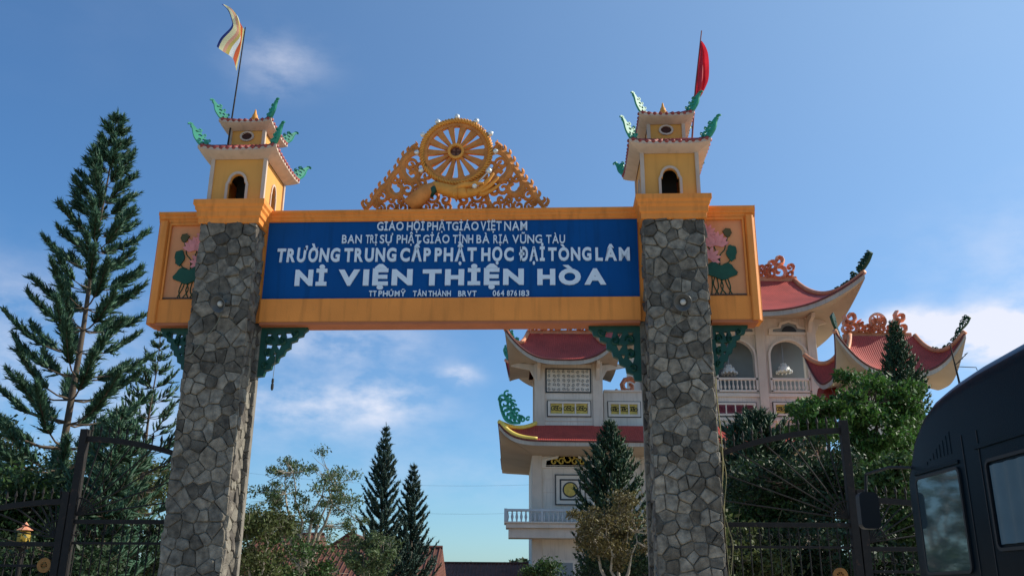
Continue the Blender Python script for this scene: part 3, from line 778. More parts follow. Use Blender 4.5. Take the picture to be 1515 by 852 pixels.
# scroll work, mirrored
rs = random.Random(3)
base = BZ1+.03-CZW
for s in (-1, 1):
    sc_ = MB(); fm = lambda u, v, d, s=s: fmw(s*u*.96, v, d*1.0+.03)
    # main S bands following the photographed outline
    B1 = smooth_pts([(.60,-.02),(.78,.03),(.93,-.05),(1.02,-.22),(1.0,-.42),(.86,-.56),(.74,-.52),(.72,-.42),(.80,-.36),(.88,-.41)], 5)
    sc_.ribbon(B1, taper(len(B1), .12, .16, .07), .05, fm)
    B2 = smooth_pts([(.72,.06),(.80,.15),(.86,.10),(.84,.02)], 4); sc_.ribbon(B2, .07, .05, fm)
    B3 = smooth_pts([(1.0,-.22),(1.12,-.34),(1.24,-.52),(1.26,-.72),(1.14,-.84),(1.02,-.80),(1.0,-.68),(1.09,-.62)], 5); sc_.ribbon(B3, taper(len(B3), .09, .14, .06), .05, fm)
    B4 = smooth_pts([(1.22,-.58),(1.36,-.66),(1.46,-.80),(1.55,-.95),(1.68,base+.05)], 5); sc_.ribbon(B4, taper(len(B4), .10, .12, .06), .05, fm)
    B5 = smooth_pts([(.74,-.50),(.66,-.68),(.58,-.84),(.7,base+.05)], 5); sc_.ribbon(B5, taper(len(B5), .07, .11, .09), .05, fm)
    for q in range(7):
        sc_.ribbon(spiral(.14+q*.21, base+.11, .10, q*1.7, 1.2 if q%2 else -1.2, 12), .05, .045, fm)
    for q in range(5):
        k = q/4; ex_, ez_ = .70+.85*k, .0-.93*k
        sc_.ribbon(spiral(ex_-.10+.03*math.sin(q*2.1), ez_-.06, .075, q*2.3, 1.1, 10), .05, .04, fm)
    for (cx, cy, r, a, t) in [(.66,-.26,.14,1.5,1.2),(.86,-.22,.11,3,-1.2),(.55,-.44,.11,0,1.1),(.90,-.72,.13,1,1.2),(.72,-.76,.10,2,-1.2),(1.38,-.86,.11,1.6,1.2),(1.20,-.92,.07,0,1),(1.14,-.52,.07,3,1.1),
                           (.50,-.70,.12,2.5,1.2),(.40,-.86,.12,0,-1.2),(1.02,-.93,.07,1,1.2),(.86,-.93,.07,0,-1),(.18,-.93,.10,1,1.1),(1.5,-.97,.05,0,1),(.62,-.60,.08,0,1)]:
        sc_.ribbon(spiral(cx, cy, r*1.08, a, t*1.05, 14), taper(15, .05, .07, .04), .045, fm)
    # leaf tips on the outer edge
    edge_ = [(.80,.17,1.9),(.93,.07,.9),(1.02,-.02,.7),(1.10,-.16,.6),(1.16,-.28,.8),(1.27,-.40,.9),(1.33,-.53,.6),(1.44,-.62,.9),(1.50,-.76,.5),(1.58,-.84,.9),(1.66,-.97,.4),(1.74,-.98,1.0)]
    for (x, z, a) in edge_:
        P = smooth_pts([(x-.10*math.cos(a), z-.10*math.sin(a)), (x, z), (x+.05*math.cos(a+.9), z+.05*math.sin(a+.9)), (x+.02*math.cos(a+2), z+.07)], 4)
        sc_.ribbon(P, taper(len(P), .07, .055, .015), .04, fm)
    sc_.build('scrollwork', GOLD2, crest, smooth=False)
# hand: wrist on the left, cupped palm below the wheel, fingers reaching right
def skin(name, chains, m, parent, sub=2):
    vs, es, rad = [], [], []
    for ch in chains:
        link_ = ch.get('root')
        prev = link_
        for p, r in ch['p']:
            vs.append(p); rad.append(r); i = len(vs)-1
            if prev is not None: es.append((prev, i))
            prev = i
    me = bpy.data.meshes.new(name); me.from_pydata(vs, es, []); o = link(name, me, m, parent)
    sm = o.modifiers.new('skin', 'SKIN'); sm.use_smooth_shade = True
    for i, r in enumerate(rad):
        me.skin_vertices[0].data[i].radius = (r, r) if not isinstance(r, tuple) else r
        me.skin_vertices[0].data[i].use_root = (i == 0)
    s = o.modifiers.new('sub', 'SUBSURF'); s.levels = sub; s.render_levels = sub
    return o
def hp(px, py, d=0.0):
    x, z = gp(px, py, CY-.12+d); return (x, CY-.12+d, z)
skin('hand', [dict(p=[(hp(668,287),(.15,.105)),(hp(684,287,-.02),(.135,.10)),(hp(700,284,-.02),(.115,.085))]),
              dict(root=0, p=[(hp(652,279),(.115,.11)),(hp(638,273,.03),(.085,.09))]),
              dict(root=2, p=[(hp(712,277,-.04),.05),(hp(722,267,-.05),.042),(hp(731,256,-.04),.024)]),
              dict(root=2, p=[(hp(714,282,.0),.05),(hp(727,273,.0),.042),(hp(738,262,.01),.024)]),
              dict(root=2, p=[(hp(713,288,.04),.05),(hp(729,281,.05),.040),(hp(741,272,.05),.022)]),
              dict(root=1, p=[(hp(700,272,.1),.052),(hp(712,264,.12),.035),(hp(722,254,.12),.02)]),
              dict(root=0, p=[(hp(680,275,-.10),.05),(hp(693,273,-.13),.052),(hp(706,272,-.13),.035),(hp(716,271,-.12),.022)])], GOLD, crest)
slv = MB(); slv.tube([hp(644,277,.02), hp(632,283,.03), hp(620,293,.06), hp(606,306,.08)], [.10,.14,.155,.16], 14)
slv.build('sleeve', GOLD2, crest, smooth=True)
MB().tube([hp(647,270,-.0), hp(641,281,-.03), hp(637,291,.03)], [.05,.075,.04], 10).build('sleeve_cuff', GREENP, crest, smooth=True)
for (px_, py_) in ((702,275), (723,253)):
    x, z = gp(px_, py_, CY-.24); MB().lathe([(0,-.055),(.04,-.035),(.055,0),(.04,.035),(0,.055)], 12, (x, CY-.24, z)).build('silver_bud', SILVER, crest, smooth=True)
a_, b_ = gp(702,275,CY-.24), gp(723,253,CY-.24)
MB().tube([(a_[0],CY-.22,a_[1]), (b_[0],CY-.22,b_[1])], .012, 6).build('silver_rod', SILVER, crest)

# ------------------------------------------------------------------ things fixed on the gate
def gw(x, y, z):     # gate frame to world
    p = Vector((0, GY, 0)) + EX*x + EY*y; return (p.x, p.y, z)
def loudspeaker(px, py, label, ax, cab):
    x, z = gp(px, py, -.12)
    t = thing('horn_loudspeaker', label, 'loudspeaker', gw(x, -.12, z), -TH, 'horn loudspeakers on the gate pillars')
    a = Vector(ax).normalized(); t.scale = (.84, .84, .84)
    MB().lathe([(.02,-.12),(.03,-.06),(.05,-.01),(.09,.05),(.165,.12),(.175,.125),(.17,.13),(.155,.118),(.085,.052),(.04,-.01)], 28, (0,0,0), a).build('horn', HORN, t, smooth=True)
    MB().lathe([(0,-.02),(.05,-.01),(.062,.05),(.045,.085),(0,.10)], 18, (0,0,0), a).build('inner_cone', HORN_GLINT, t, smooth=True)
    MB().lathe([(0,-.20),(.05,-.19),(.055,-.12),(.02,-.11)], 16, (0,0,0), a).build('driver', HORN, t, smooth=True)
    MB().box(-.02,.02,.0,.13,-.03,.0).build('bracket', IRON, t)
    pts = []
    for q in cab:
        cx, cz = gp(*q, -.02); pts.append((cx-x, .085, cz-z))
    MB().tube(smooth_pts(pts, 4), .008, 5).build('cable', CABLE, t)
loudspeaker(328, 449, 'grey horn loudspeaker on the left stone pillar beside the big pine', (-.35,-1,-.45), [(328,465),(318,488),(296,514),(272,545)])
loudspeaker(1011, 446, 'grey horn loudspeaker on the right stone pillar nearer the temple', (-.25,-1,-.5), [(1010,462),(1004,478),(993,490),(978,506)])

lx, lz = gp(404, 545, .5); 
t = thing('hanging_lamp', 'small dark lamp hanging on a wire below the left green bracket', 'lamp', gw(*(gp(402,580,.5)[0], .5, gp(402,580,.5)[1])))
z0 = gp(404,545,.5)[1]-gp(402,580,.5)[1]; z1 = gp(402,560,.5)[1]-gp(402,580,.5)[1]
MB().tube([(0,0,z1), (.01,0,z0+.22), (-.02,0,z0+.30)], .005, 5).build('wire', CABLE, t)
MB().lathe([(0,z1),(.018,z1),(.022,z1-.06),(.014,z1-.07),(.024,z1-.1),(.024,z1-.17),(.012,z1-.2),(0,z1-.2)], 10).build('bulb_holder', DARK, t)
t = thing('hanging_cable', 'thin slack cable hanging down beside the right stone pillar', 'cable', gw(gp(1062,590,.4)[0], .4, 0))
x0 = gp(1062,590,.4)[0]
MB().tube(smooth_pts([(gp(*q,.4)[0]-x0+.015, .0, gp(*q,.4)[1]) for q in ((1056,560),(1063,620),(1068,680),(1067,740),(1076,780),(1083,805),(1080,850))], 5), .009, 5).build('cable_run', mat('yellowed cable', (.30,.26,.12), .7), t)
MB().tube(smooth_pts([(gp(*q,.42)[0]-x0+.015, .02, gp(*q,.42)[1]) for q in ((1058,560),(1060,640),(1073,700),(1070,760),(1078,852))], 5), .007, 5).build('cable_run', mat('yellowed cable', (.30,.26,.12), .7), t)

# flags
def coons(bottom, right, top, left):
    """boundary curves as functions 0..1 -> (px,py)"""
    def interp(P, t):
        t = t*(len(P)-1); i = min(int(t), len(P)-2); f = t-i
        return (P[i][0]+(P[i+1][0]-P[i][0])*f, P[i][1]+(P[i+1][1]-P[i][1])*f)
    B, Rr, T_, Lf = [smooth_pts(q, 6) for q in (bottom, right, top, left)]
    def fn(u, v):
        b, t = interp(B, u), interp(T_, u); l, r = interp(Lf, v), interp(Rr, v)
        c00, c10, c01, c11 = B[0], B[-1], T_[0], T_[-1]
        return tuple((1-v)*b[k]+v*t[k]+(1-u)*l[k]+u*r[k]-((1-u)*(1-v)*c00[k]+u*(1-v)*c10[k]+(1-u)*v*c01[k]+u*v*c11[k]) for k in (0, 1))
    return fn
def z8(x, y): return (280+x/4.732, y/4.732)
fx, fz = gp(337, 215, .25)
fl = thing('buddhist_flag', 'multicoloured striped flag fluttering on the pole above the left tower', 'flag', gw(fx, .25, fz), -TH, 'flags on the gate towers')
def fpt(px, py, d): x, z = gp(px, py, .25); return (x-fx, d, z-fz)
MB().tube([fpt(337,215,0), fpt(350,130,0), fpt(363,41,0)], [.016,.014,.010], 8).build('pole', IRON, fl)
fn = coons([z8(330,500),z8(308,420),z8(290,395),z8(235,350),z8(178,305)], [z8(178,305),z8(215,240),z8(285,170),z8(290,130),z8(262,60),z8(215,12)],
           [z8(388,215),z8(355,160),z8(330,100),z8(285,45),z8(215,12)], [z8(330,500),z8(345,420),z8(366,320),z8(388,215)])
def flagmat(name, stops, tr=.35, axis=None):
    m = bpy.data.materials.new(name); m.use_nodes = True; nt = m.node_tree
    uv = nt.nodes.new('ShaderNodeUVMap'); se = nt.nodes.new('ShaderNodeSeparateXYZ'); nt.links.new(uv.outputs[0], se.inputs[0])
    cr = nt.nodes.new('ShaderNodeValToRGB'); cr.color_ramp.interpolation = 'CONSTANT'
    e = cr.color_ramp.elements; e[0].position = 0; e[0].color = (*stops[0][1], 1); e[1].position = stops[1][0]; e[1].color = (*stops[1][1], 1)
    for p, c in stops[2:]: q = e.new(p); q.color = (*c, 1)
    nt.links.new(se.outputs[0], cr.inputs[0]); b = nt.nodes['Principled BSDF']; nt.links.new(cr.outputs[0], b.inputs['Base Color']); b.inputs['Roughness'].default_value = .8
    t = nt.nodes.new('ShaderNodeBsdfTranslucent'); nt.links.new(cr.outputs[0], t.inputs[0]); ms = nt.nodes.new('ShaderNodeMixShader'); ms.inputs[0].default_value = tr
    nt.links.new(b.outputs[0], ms.inputs[1]); nt.links.new(t.outputs[0], ms.inputs[2]); nt.links.new(ms.outputs[0], nt.nodes['Material Output'].inputs[0])
    return m
def cloth(fn, nu, nv, wave, m, parent):
    mb = MB()
    mb.grid(lambda u, v: fpt2(*fn(u, v), wave(u, v)), nu, nv)
    o = mb.build('cloth', m, parent, smooth=True)
    uvl = o.data.uv_layers.new(name='UVMap')
    for p in o.data.polygons:
        for li, vi in zip(p.loop_indices, p.vertices):
            uvl.data[li].uv = ((vi % (nu+1))/nu, (vi//(nu+1))/nv)
    return o
fpt2 = fpt
cloth(fn, 40, 24, lambda u, v: .05*math.sin(u*9+v*3)*u+.10*u+.015*math.sin(v*11+u*4)*u,
      flagmat('striped flag cloth', [(0,(.90,.78,.35)),(.12,(.82,.16,.06)),(.36,(.92,.90,.84)),(.60,(.66,.50,.14)),(.72,(.80,.40,.26)),(.82,(.85,.78,.45)),(.93,(.03,.05,.22))], .45), fl)
rx, rz = gp(1024, 205, .95)
fr_ = thing('red_flag', 'plain red flag hanging furled along the pole above the right tower', 'flag', gw(rx, .95, rz), -TH, 'flags on the gate towers')
def fptr(px, py, d): x, z = gp(px, py, .95); return (x-rx, d, z-rz)
MB().tube([fptr(1024,206,0), fptr(1029,130,0), fptr(1038,46,0)], [.018,.015,.011], 8).build('pole', mat('red brown pole', (.2,.05,.05), .6), fr_)
fpt2 = fptr
fn = coons([(1025,150),(1028,152),(1033,147)], [(1033,147),(1041,135),(1047,122),(1049,100),(1046,82),(1038,60)], [(1036.5,58),(1037,59),(1038,60)], [(1025,150),(1029,128),(1033,90),(1036.5,58)])
cloth(fn, 16, 30, lambda u, v: .10*math.sin(u*9+v*2)*math.sin(v*PI)+.05*math.sin(v*13)*u, mat('red cloth', (.62,.03,.05), .7, .15, 5, transl=.35), fr_)

# ------------------------------------------------------------------ iron side gates
def iron_leaf(xh, xp, label, emblem=None, ztop=4.02, zend=3.70, rail=2.66):
    """xh hinge x, xp meeting stile x (gate frame)"""
    y = .75
    t = thing('iron_gate_leaf', label, 'iron gate', gw(xh, y, 0), -TH, 'arched wrought iron gate leaves beside the stone pillars')
    W = xp-xh; s = 1 if W > 0 else -1; W = abs(W)
    X = lambda u: s*u
    def bar(name, pts, r, n=6): MB().tube([(X(u), d, z) for (u, d, z) in pts], r, n).build(name, IRON, t)
    def beamb(name, u0, u1, z0, z1, w=.05):
        MB().box(min(X(u0),X(u1)), max(X(u0),X(u1)), -w/2, w/2, z0, z1).build(name, IRON, t, bevel=.004)
    beamb('stile', W-.12, W, .12, ztop+.16, .14); beamb('stile', .0, .06, .12, zend, .06)
    arc = [(W*k, 0, zend+(ztop-zend)*math.sin(PI/2*k)**.8) for k in [i/12 for i in range(13)]]
    a = MB()
    for i in range(12):
        (u0,_,z0),(u1,_,z1) = arc[i], arc[i+1]
        a.add([(X(u0),-.03,z0-.045),(X(u1),-.03,z1-.045),(X(u1),.03,z1-.045),(X(u0),.03,z0-.045),(X(u0),-.03,z0+.045),(X(u1),-.03,z1+.045),(X(u1),.03,z1+.045),(X(u0),.03,z0+.045)],
              [(0,3,2,1),(4,5,6,7),(0,1,5,4),(1,2,6,5),(2,3,7,6),(3,0,4,7)])
    a.build('top_rail', IRON, t)
    beamb('mid_rail', .06, W-.10, rail-.035, rail+.035, .05); beamb('mid_rail', .06, W-.10, rail-.36, rail-.32, .03); beamb('bottom_rail', .06, W-.10, .15, .23, .05)
    # sunburst of rods fanning from the foot of the meeting stile to the arched rail
    fo = (W-.13, 0, rail+.10)
    n = 7
    for i in range(n):
        k = i/(n-1); ang = R(8+72*k)
        du, dz = -math.cos(ang), math.sin(ang)
        # length until the arc or hinge stile
        L = 0
        while L < 6:
            u = fo[0]+du*L; z = fo[2]+dz*L
            if u < .05 or z > zend+(ztop-zend)*math.sin(PI/2*max(0,min(1,u/W)))**.8-.03: break
            L += .02
        bar('fan_rod', [fo, (fo[0]+du*L, 0, fo[2]+dz*L)], .013, 5)
    q = MB(); q.tube([(X(fo[0]+.28*math.cos(R(a_))), 0, fo[2]+.28*math.sin(R(a_))) for a_ in range(90, 185, 12)], .014, 5); q.build('fan_ring', IRON, t)
    n = max(3, int((W-.16)/.15))
    for i in range(n):
        u = .06+(W-.16)*(i+.5)/n
        bar('vertical_bar', [(u, 0, .2), (u, 0, rail)], .011, 5)
        sp = MB(); k = u/W; zt = zend+(ztop-zend)*math.sin(PI/2*k)**.8
        sp.tube([(X(u),0,zt+.03),(X(u),0,zt+.12),(X(u),0,zt+.16),(X(u),0,zt+.25)], [.011,.011,.026,.002], 6)
        sp.build('spike', IRON, t)
        cs = MB(); cs.ribbon(spiral(0, 0, .055, i, 1.2, 12), .014, .014, lambda p, r, d, u=u: (X(u)+p, d, rail-.18+r)); cs.build('scroll', IRON, t)
    if emblem:
        ex = X(emblem[0]); ez = emblem[1]
        em = MB(); fm = lambda u, v, d: (ex+u, -.04+d, ez+v)
        em.prism([circ(.115,24), circ(.055,24)], fm, -.015, .015)
        for i in range(8): a_ = 2*PI*i/8; em.ribbon([(.0,0),(.06*math.cos(a_),.06*math.sin(a_))], .014, .01, fm)
        em.build('round_emblem', mat('faded gold', (.30,.13,.03), .7, .3, 9), t)
    return t
lp = gp(104, 750, .75)[0]; rp = gp(1266, 750, .75)[0]; xl, xr = PL[0]-.10, PR[1]+.10
iron_leaf(xl, lp, 'dark arched iron gate leaf hinged on the left stone pillar')
iron_leaf(2*lp-.02-xl, lp-.02, 'dark low iron gate leaf at far left with an orange ring emblem', ((lp-xl)*-1-.24, 1.97), 2.98, 2.72, 2.3)
iron_leaf(xr, rp, 'dark arched iron gate leaf hinged on the right stone pillar', (1.78, 1.9), 4.16, 3.74)
iron_leaf(2*rp+.02-xr, rp+.02, 'dark low iron gate leaf half hidden behind the parked bus', None, 3.05, 2.75, 2.3)

# small gold lantern ornament behind the left gate
gx_, gz_ = at(36, 790, 17)
t = thing('gold_lantern', 'small golden pagoda-shaped lantern glimpsed behind the left iron gate', 'lantern', (gx_, 17, 0))
MB().lathe([(.14,0),(.12,.1),(.05,.16),(.05,gz_-.3),(.10,gz_-.24),(.10,gz_-.2)], 12).build('post', IRON, t)
t.scale = (.8, .8, 1.0)
MB().lathe([(.09,gz_-.2),(.14,gz_-.12),(.14,gz_+.02),(.09,gz_+.08)], 8).build('lamp_body', mat('lantern yellow', (.45,.30,.04), .6), t)
MB().lathe([(.19,gz_+.07),(.13,gz_+.10),(.06,gz_+.13),(.08,gz_+.15),(.02,gz_+.2),(0,gz_+.22)], 8).build('cap', PINKOR, t)

# ------------------------------------------------------------------ bus
bus = thing('parked_bus', 'dark navy bus parked close on the right with curtained side windows', 'bus', (3.0, 0, 0))
def sidept(px, py, X=3.0):
    d = CAM @ Vector((px-757.5, 426-py, -F_PX)); s = X/d.x; return (s*d.y, CAM_H+s*d.z)
YF = sidept(1341, 760)[0]
prof = [sidept(*q) for q in ((1336,852),(1341,760),(1343,700),(1347,660),(1355,632),(1370,605),(1398,580),(1440,552),(1515,510))]
def ztop(y):
    P = sorted(prof[2:]); 
    if y <= P[0][0]: return P[0][1]
    for a, b in zip(P, P[1:]):
        if y <= b[0]: return a[1]+(b[1]-a[1])*(y-a[0])/(b[0]-a[0])
    return P[-1][1]
Wb = 2.1
def section(y, zt, sq=0.0):
    """cross section of the body at y: left side at x=0"""
    P = []; r = .16
    P.append((.06+sq, .42)); P.append((0+sq, .62))
    for i in range(7):
        a = PI/2*i/6; P.append((sq+r-r*math.cos(a), zt-r+r*math.sin(a)))
    for i in range(7):
        a = PI/2*(6-i)/6; P.append((Wb-sq-r+r*math.cos(a), zt-r+r*math.sin(a)))
    P.append((Wb-sq, .62)); P.append((Wb-.06-sq, .42)); return P
ys = [.2, .6, 1.5, 3, 4.2] + list(np.linspace(4.8, YF-.12, 14))
body = MB(); secs = []
zroof = max(p[1] for p in prof)
for y in ys:
    zt = ztop(y)+.07 if y > 4.3 else zroof+.09
    secs.append([(x, y, z) for x, z in section(y, zt)])
secs.append([(x, YF-.04, z) for x, z in section(YF, ztop(YF-.10)-.04, .03)])
secs.append([(x, YF, z) for x, z in section(YF, ztop(YF-.06)-.12, .09)])
n = len(secs[0]); vs = [p for s in secs for p in s]
fs = [(j*n+i, j*n+(i+1) % n, (j+1)*n+(i+1) % n, (j+1)*n+i) for j in range(len(secs)-1) for i in range(n)]
fs += [tuple(range(n)), tuple((len(secs)-1)*n+i for i in range(n))[::-1]]
body.add(vs, fs); bo = body.build('body', NAVY, bus, smooth=False)
ROOF_SHEEN = mat('roof navy with painted sky sheen', (0.006, 0.045, 0.085), 0.4, 0.15, 2, 0.05, 90, spec=0.35)  # sky sheen painted as a bluer colour on the upward roof faces
bo.data.materials.append(ROOF_SHEEN)
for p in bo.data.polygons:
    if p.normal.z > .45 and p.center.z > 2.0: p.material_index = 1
for p in bo.data.polygons: p.use_smooth = len(p.vertices) == 4
ms_ = bo.modifiers.new('es', 'EDGE_SPLIT'); ms_.split_angle = R(35)
def rrect(y0, y1, z0, z1, r, n=5):
    P = []
    for (cy, cz, a0) in ((y1-r, z1-r, 0), (y0+r, z1-r, 90), (y0+r, z0+r, 180), (y1-r, z0+r, 270)):
        P += [(cy+r*math.cos(R(a0+90*i/n)), cz+r*math.sin(R(a0+90*i/n))) for i in range(n+1)]
    return P
fmb = lambda u, v, d: (-d, u, v)
def side_window(y0, y1, z0, z1, curtain=None):
    o = rrect(y0, y1, z0, z1, .05); i_ = rrect(y0+.02, y1-.02, z0+.02, z1-.02, .035)
    fr = MB().prism([o, i_], fmb, -.01, .014).build('side_window', RUBBER, bus, bevel=.004)
    if curtain:
        cm = MB(); cm.grid(lambda u, v: (.012 - .006 + .007*math.sin(u*46), y0+.04+(y1-y0-.08)*u, z0+.04+(z1-z0-.08)*v), 60, 2)
        # curtain hangs just behind the glass, in front of the body shell
        cm.v = [(x-.014, y, z) for x, y, z in cm.v]
        cm.build('curtain', CURTAIN, fr, smooth=True)
    else: MB().prism(i_, fmb, -.005, .010).build('window_glass', GLASS, fr)
a_, b_ = sidept(1357, 700), sidept(1415, 672); c_ = sidept(1412, 835)
w2_ = sidept(1461, 700)[0]
side_window(b_[0]-.02, a_[0]+.03, c_[1]-.06, 2.43)
for yy in (b_[0]-.10, w2_+.06):
    MB().prism(rrect(yy-.004, yy+.004, .7, 2.62, .003), fmb, -.005, .004).build('panel_seam', RUBBER, bus)
w2 = w2_
side_window(w2-1.15, w2, c_[1]+.06, 2.42, True)
side_window(w2-2.5, w2-1.3, c_[1]+.06, 2.42, True); side_window(w2-3.85, w2-2.65, c_[1]+.06, 2.42, True)
MB().prism(rrect(w2-4.2, b_[0]+.5, 1.50, 1.56, .02), fmb, -.005, .02).build('side_moulding', CHROME, bus)
MB().prism(rrect(w2-4.2, w2+.12, 2.50, 2.53, .01), fmb, -.005, .012).build('drip_rail', NAVY, bus)
lou = MB()
for i in range(8):
    y = b_[0]+.06+i*.055; zt = min(2.78, ztop(y)-.20)
    MB().box(-.003, .03, y, y+.016, 2.52, zt-.06-.012*i).build('louvre', NAVY, bus, bevel=.003)
MB().box(-.01,.02, b_[0]-.02, a_[0]+.04, 2.445, 2.47).build('rain_gutter', NAVY, bus, bevel=.003)
for (yy, xx) in ((1.2,.0),(5.9,.0),(1.2,Wb-.25),(5.9,Wb-.25)):
    w = MB().lathe([(0,0),(.22,0),(.24,.03),(.42,.02),(.45,.06),(.45,.2),(.42,.25),(0,.25)], 24, (xx, yy, .45), (1,0,0)).build('wheel', RUBBER, bus, smooth=False)
    MB().lathe([(0,-.02),(.08,-.02),(.10,.0),(.2,.01)], 18, (xx-.005, yy, .45), (1,0,0)).build('hub_cap', CHROME, w)
MB().prism(rrect(.12, Wb-.12, 1.35, 2.35, .12), lambda u, v, d: (u, YF+d, v), -.005, .012).build('windscreen', GLASS, bus)
for xx in (.25, Wb-.25): MB().lathe([(0,.05),(.08,.04),(.1,0)], 16, (xx, YF-.01, .85), (0,1,0)).build('headlight', SILVER, bus, smooth=True)
for (a0, b0) in (((1344,692),(1306,694)), ((1343,760),(1322,764))):
    pass
ya, za = sidept(1345, 692); yb, zb = YF+.24, za-.0
mir = MB().tube([(.02, ya-.02, za), (-.10, ya+.12, za+.02), (-.18, yb, zb), (-.19, yb+.02, zb-.14)], .012, 8).build('mirror_arm', RUBBER, bus)
MB().prism(rrect(-.075,.075,-.16,.12,.04), lambda u, v, d: (-.19+u, yb+d, zb-.26+v), -.03, .05).build('side_mirror', RUBBER, mir, bevel=.01)

# ------------------------------------------------------------------ TEMPLE
def P3(px, py, Y): x, z = at(px, py, Y); return x, z
TY = 55.0
tem = thing('temple', 'large pagoda temple with stacked curved red roofs and beige stone walls behind the gate', 'temple', (0, TY, 0))
def tx(px, py, dy=0.0): return at(px, py, TY+dy)
def tbox(px0, py0, px1, py1, d0, d1):
    """box whose front face matches photo rectangle at depth d0"""
    x0, z1 = tx(px0, (py0), d0); x1, z0 = tx(px1, py1, d0)
    zc1 = tx((px0+px1)/2, py0, d0)[1]; zc0 = tx((px0+px1)/2, py1, d0)[1]
    return (x0, x1, d0, d1, zc0, zc1)
def tb(name, m, *a, parent=tem, bevel=0): return MB().box(*tbox(*a)).build(name, m, parent, bevel=bevel)
# --- left pavilion
lx0 = tx(791, 620)[0]; lx1 = tx(893, 620)[0]; zB = tx(840, 700)[1]; zT = tx(840, 538)[1]
lb = MB().box(lx0+.1, lx1-.1, 0.12, 4.6, 0, zT+.4).build('pavilion_wall', WALL, tem)
for x in (lx0, lx1-.62):
    MB().box(x, x+.62, 0, .5, tx(840, 636)[1], zT+.2).build('pilaster', WALL2, tem, bevel=.03)
for x in (lx0,): MB().box(x, x+.5, 4.1, 4.7, 0, zT).build('pilaster', WALL2, tem)
for py in (565, 590, 622):
    z = tx(840, py)[1]; MB().box(lx0+.62, lx1-.62, .085, .13, z-.025, z+.025).build('stone_course', WALL2, tem)
# carved lace panel
def tfm(dy): return lambda u, v, d: (u, dy+d, v)
x0, z1 = tx(809, 546); x1, z0 = tx(873, 579)
MB().box(x0-.08, x1+.08, .06, .125, z0-.08, z1+.08).build('carved_panel_frame', BLACKT, tem)
pnl = MB().box(x0, x1, .03, .07, z0, z1).build('carved_panel', TRIM, tem)
cp = MB(); rs = random.Random(4)
for i in range(9):
    for j in range(5):
        cx, cz = x0+(x1-x0)*(i+.5)/9, z0+(z1-z0)*(j+.5)/5
        cp.ribbon(spiral(cx, cz, .11, rs.uniform(0,6), 1.1, 8), .035, .03, lambda u, v, d: (u, .028+d, v))
cp.build('fret_carving', mat('carving grey', (.22,.23,.24), .7), pnl, kind='stuff')
# yellow grilles
def grille(pa, pb, pt, pbm, ncol, m, dy=.1, parent=tem, label=None):
    x0, z1 = tx(pa, pt, dy); x1, z0 = tx(pb, pbm, dy)
    z1 = tx((pa+pb)/2, pt, dy)[1]; z0 = tx((pa+pb)/2, pbm, dy)[1]
    w = MB().prism([[(x0-.14,z0-.14),(x1+.14,z0-.14),(x1+.14,z1+.14),(x0-.14,z1+.14)], [(x0,z0),(x1,z0),(x1,z1),(x0,z1)]], tfm(dy), -.10, .03).build('grille_window', TRIM, parent)
    MB().prism([[(x0-.19,z0-.19),(x1+.19,z0-.19),(x1+.19,z1+.19),(x0-.19,z1+.19)], [(x0-.141,z0-.141),(x1+.141,z0-.141),(x1+.141,z1+.141),(x0-.141,z1+.141)]], tfm(dy), -.04, .03).build('dark_border', BLACKT, w)
    for i in range(ncol):
        a, b = x0+(x1-x0)*i/ncol+.04, x0+(x1-x0)*(i+1)/ncol-.04
        MB().box(a, b, dy-.03, dy+.02, z0, z1).build('grille_panel', m, w)
        g = MB()
        for q in range(3): g.ribbon(spiral((a+b)/2+(q-1)*(b-a)*.3, (z0+z1)/2, (z1-z0)*.3, q, 1.2, 8), .04, .03, lambda u, v, d: (u, dy-.03+d, v))
        g.build('scroll_pattern', BLACKT if m is GRILLE else MAROON, w, kind='stuff')
        if i: MB().box(x0+(x1-x0)*i/ncol-.04, x0+(x1-x0)*i/ncol+.04, dy-.08, dy+.02, z0, z1).build('mullion', TRIM, w)
grille(814, 870, 597, 612, 3, GRILLE)
# pavilion roof
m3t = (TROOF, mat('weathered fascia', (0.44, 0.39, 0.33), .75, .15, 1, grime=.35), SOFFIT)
def hip_ridges(surf, parent, r, m, corners=((0,-1),(0,1),(2,-1),(2,1)), v1=1.0, lift=0.0):
    for (s, t) in corners:
        pts = [Vector(surf(s, t, v1*k/12))+Vector((0,0,r*.5+lift)) for k in range(13)]
        MB().tube(pts, [r*1.0]*13, 8).build('hip_ridge', m, parent, smooth=True)
def corner_fins(surf, cx, cy, parent, L, H, d, m, corners=((0,-1),(0,1),(2,-1),(2,1)), dense=6):
    for i, (s, t) in enumerate(corners):
        p = Vector(surf(s, t, 0)); q3 = Vector(surf(s, t, .35)); dx, dy = p.x-q3.x, p.y-q3.y
        hips = [Vector(surf(s, t, k/20)) for k in range(21)]
        prof_ = [(math.hypot(q.x-p.x, q.y-p.y)-.25, q.z-p.z) for q in hips]
        def hipz(u):
            for (a, za), (b, zb) in zip(prof_, prof_[1:]):
                if u <= b: return za+(zb-za)*(u-a)/((b-a) or 1)
            return prof_[-1][1]
        f = MB(); finial(f, (p.x-dx/math.hypot(dx,dy)*.25, p.y-dy/math.hypot(dx,dy)*.25, p.z+.10), dx, dy, L, H, d, dense, i, hipz)
        f.build('corner_finial', m, parent)
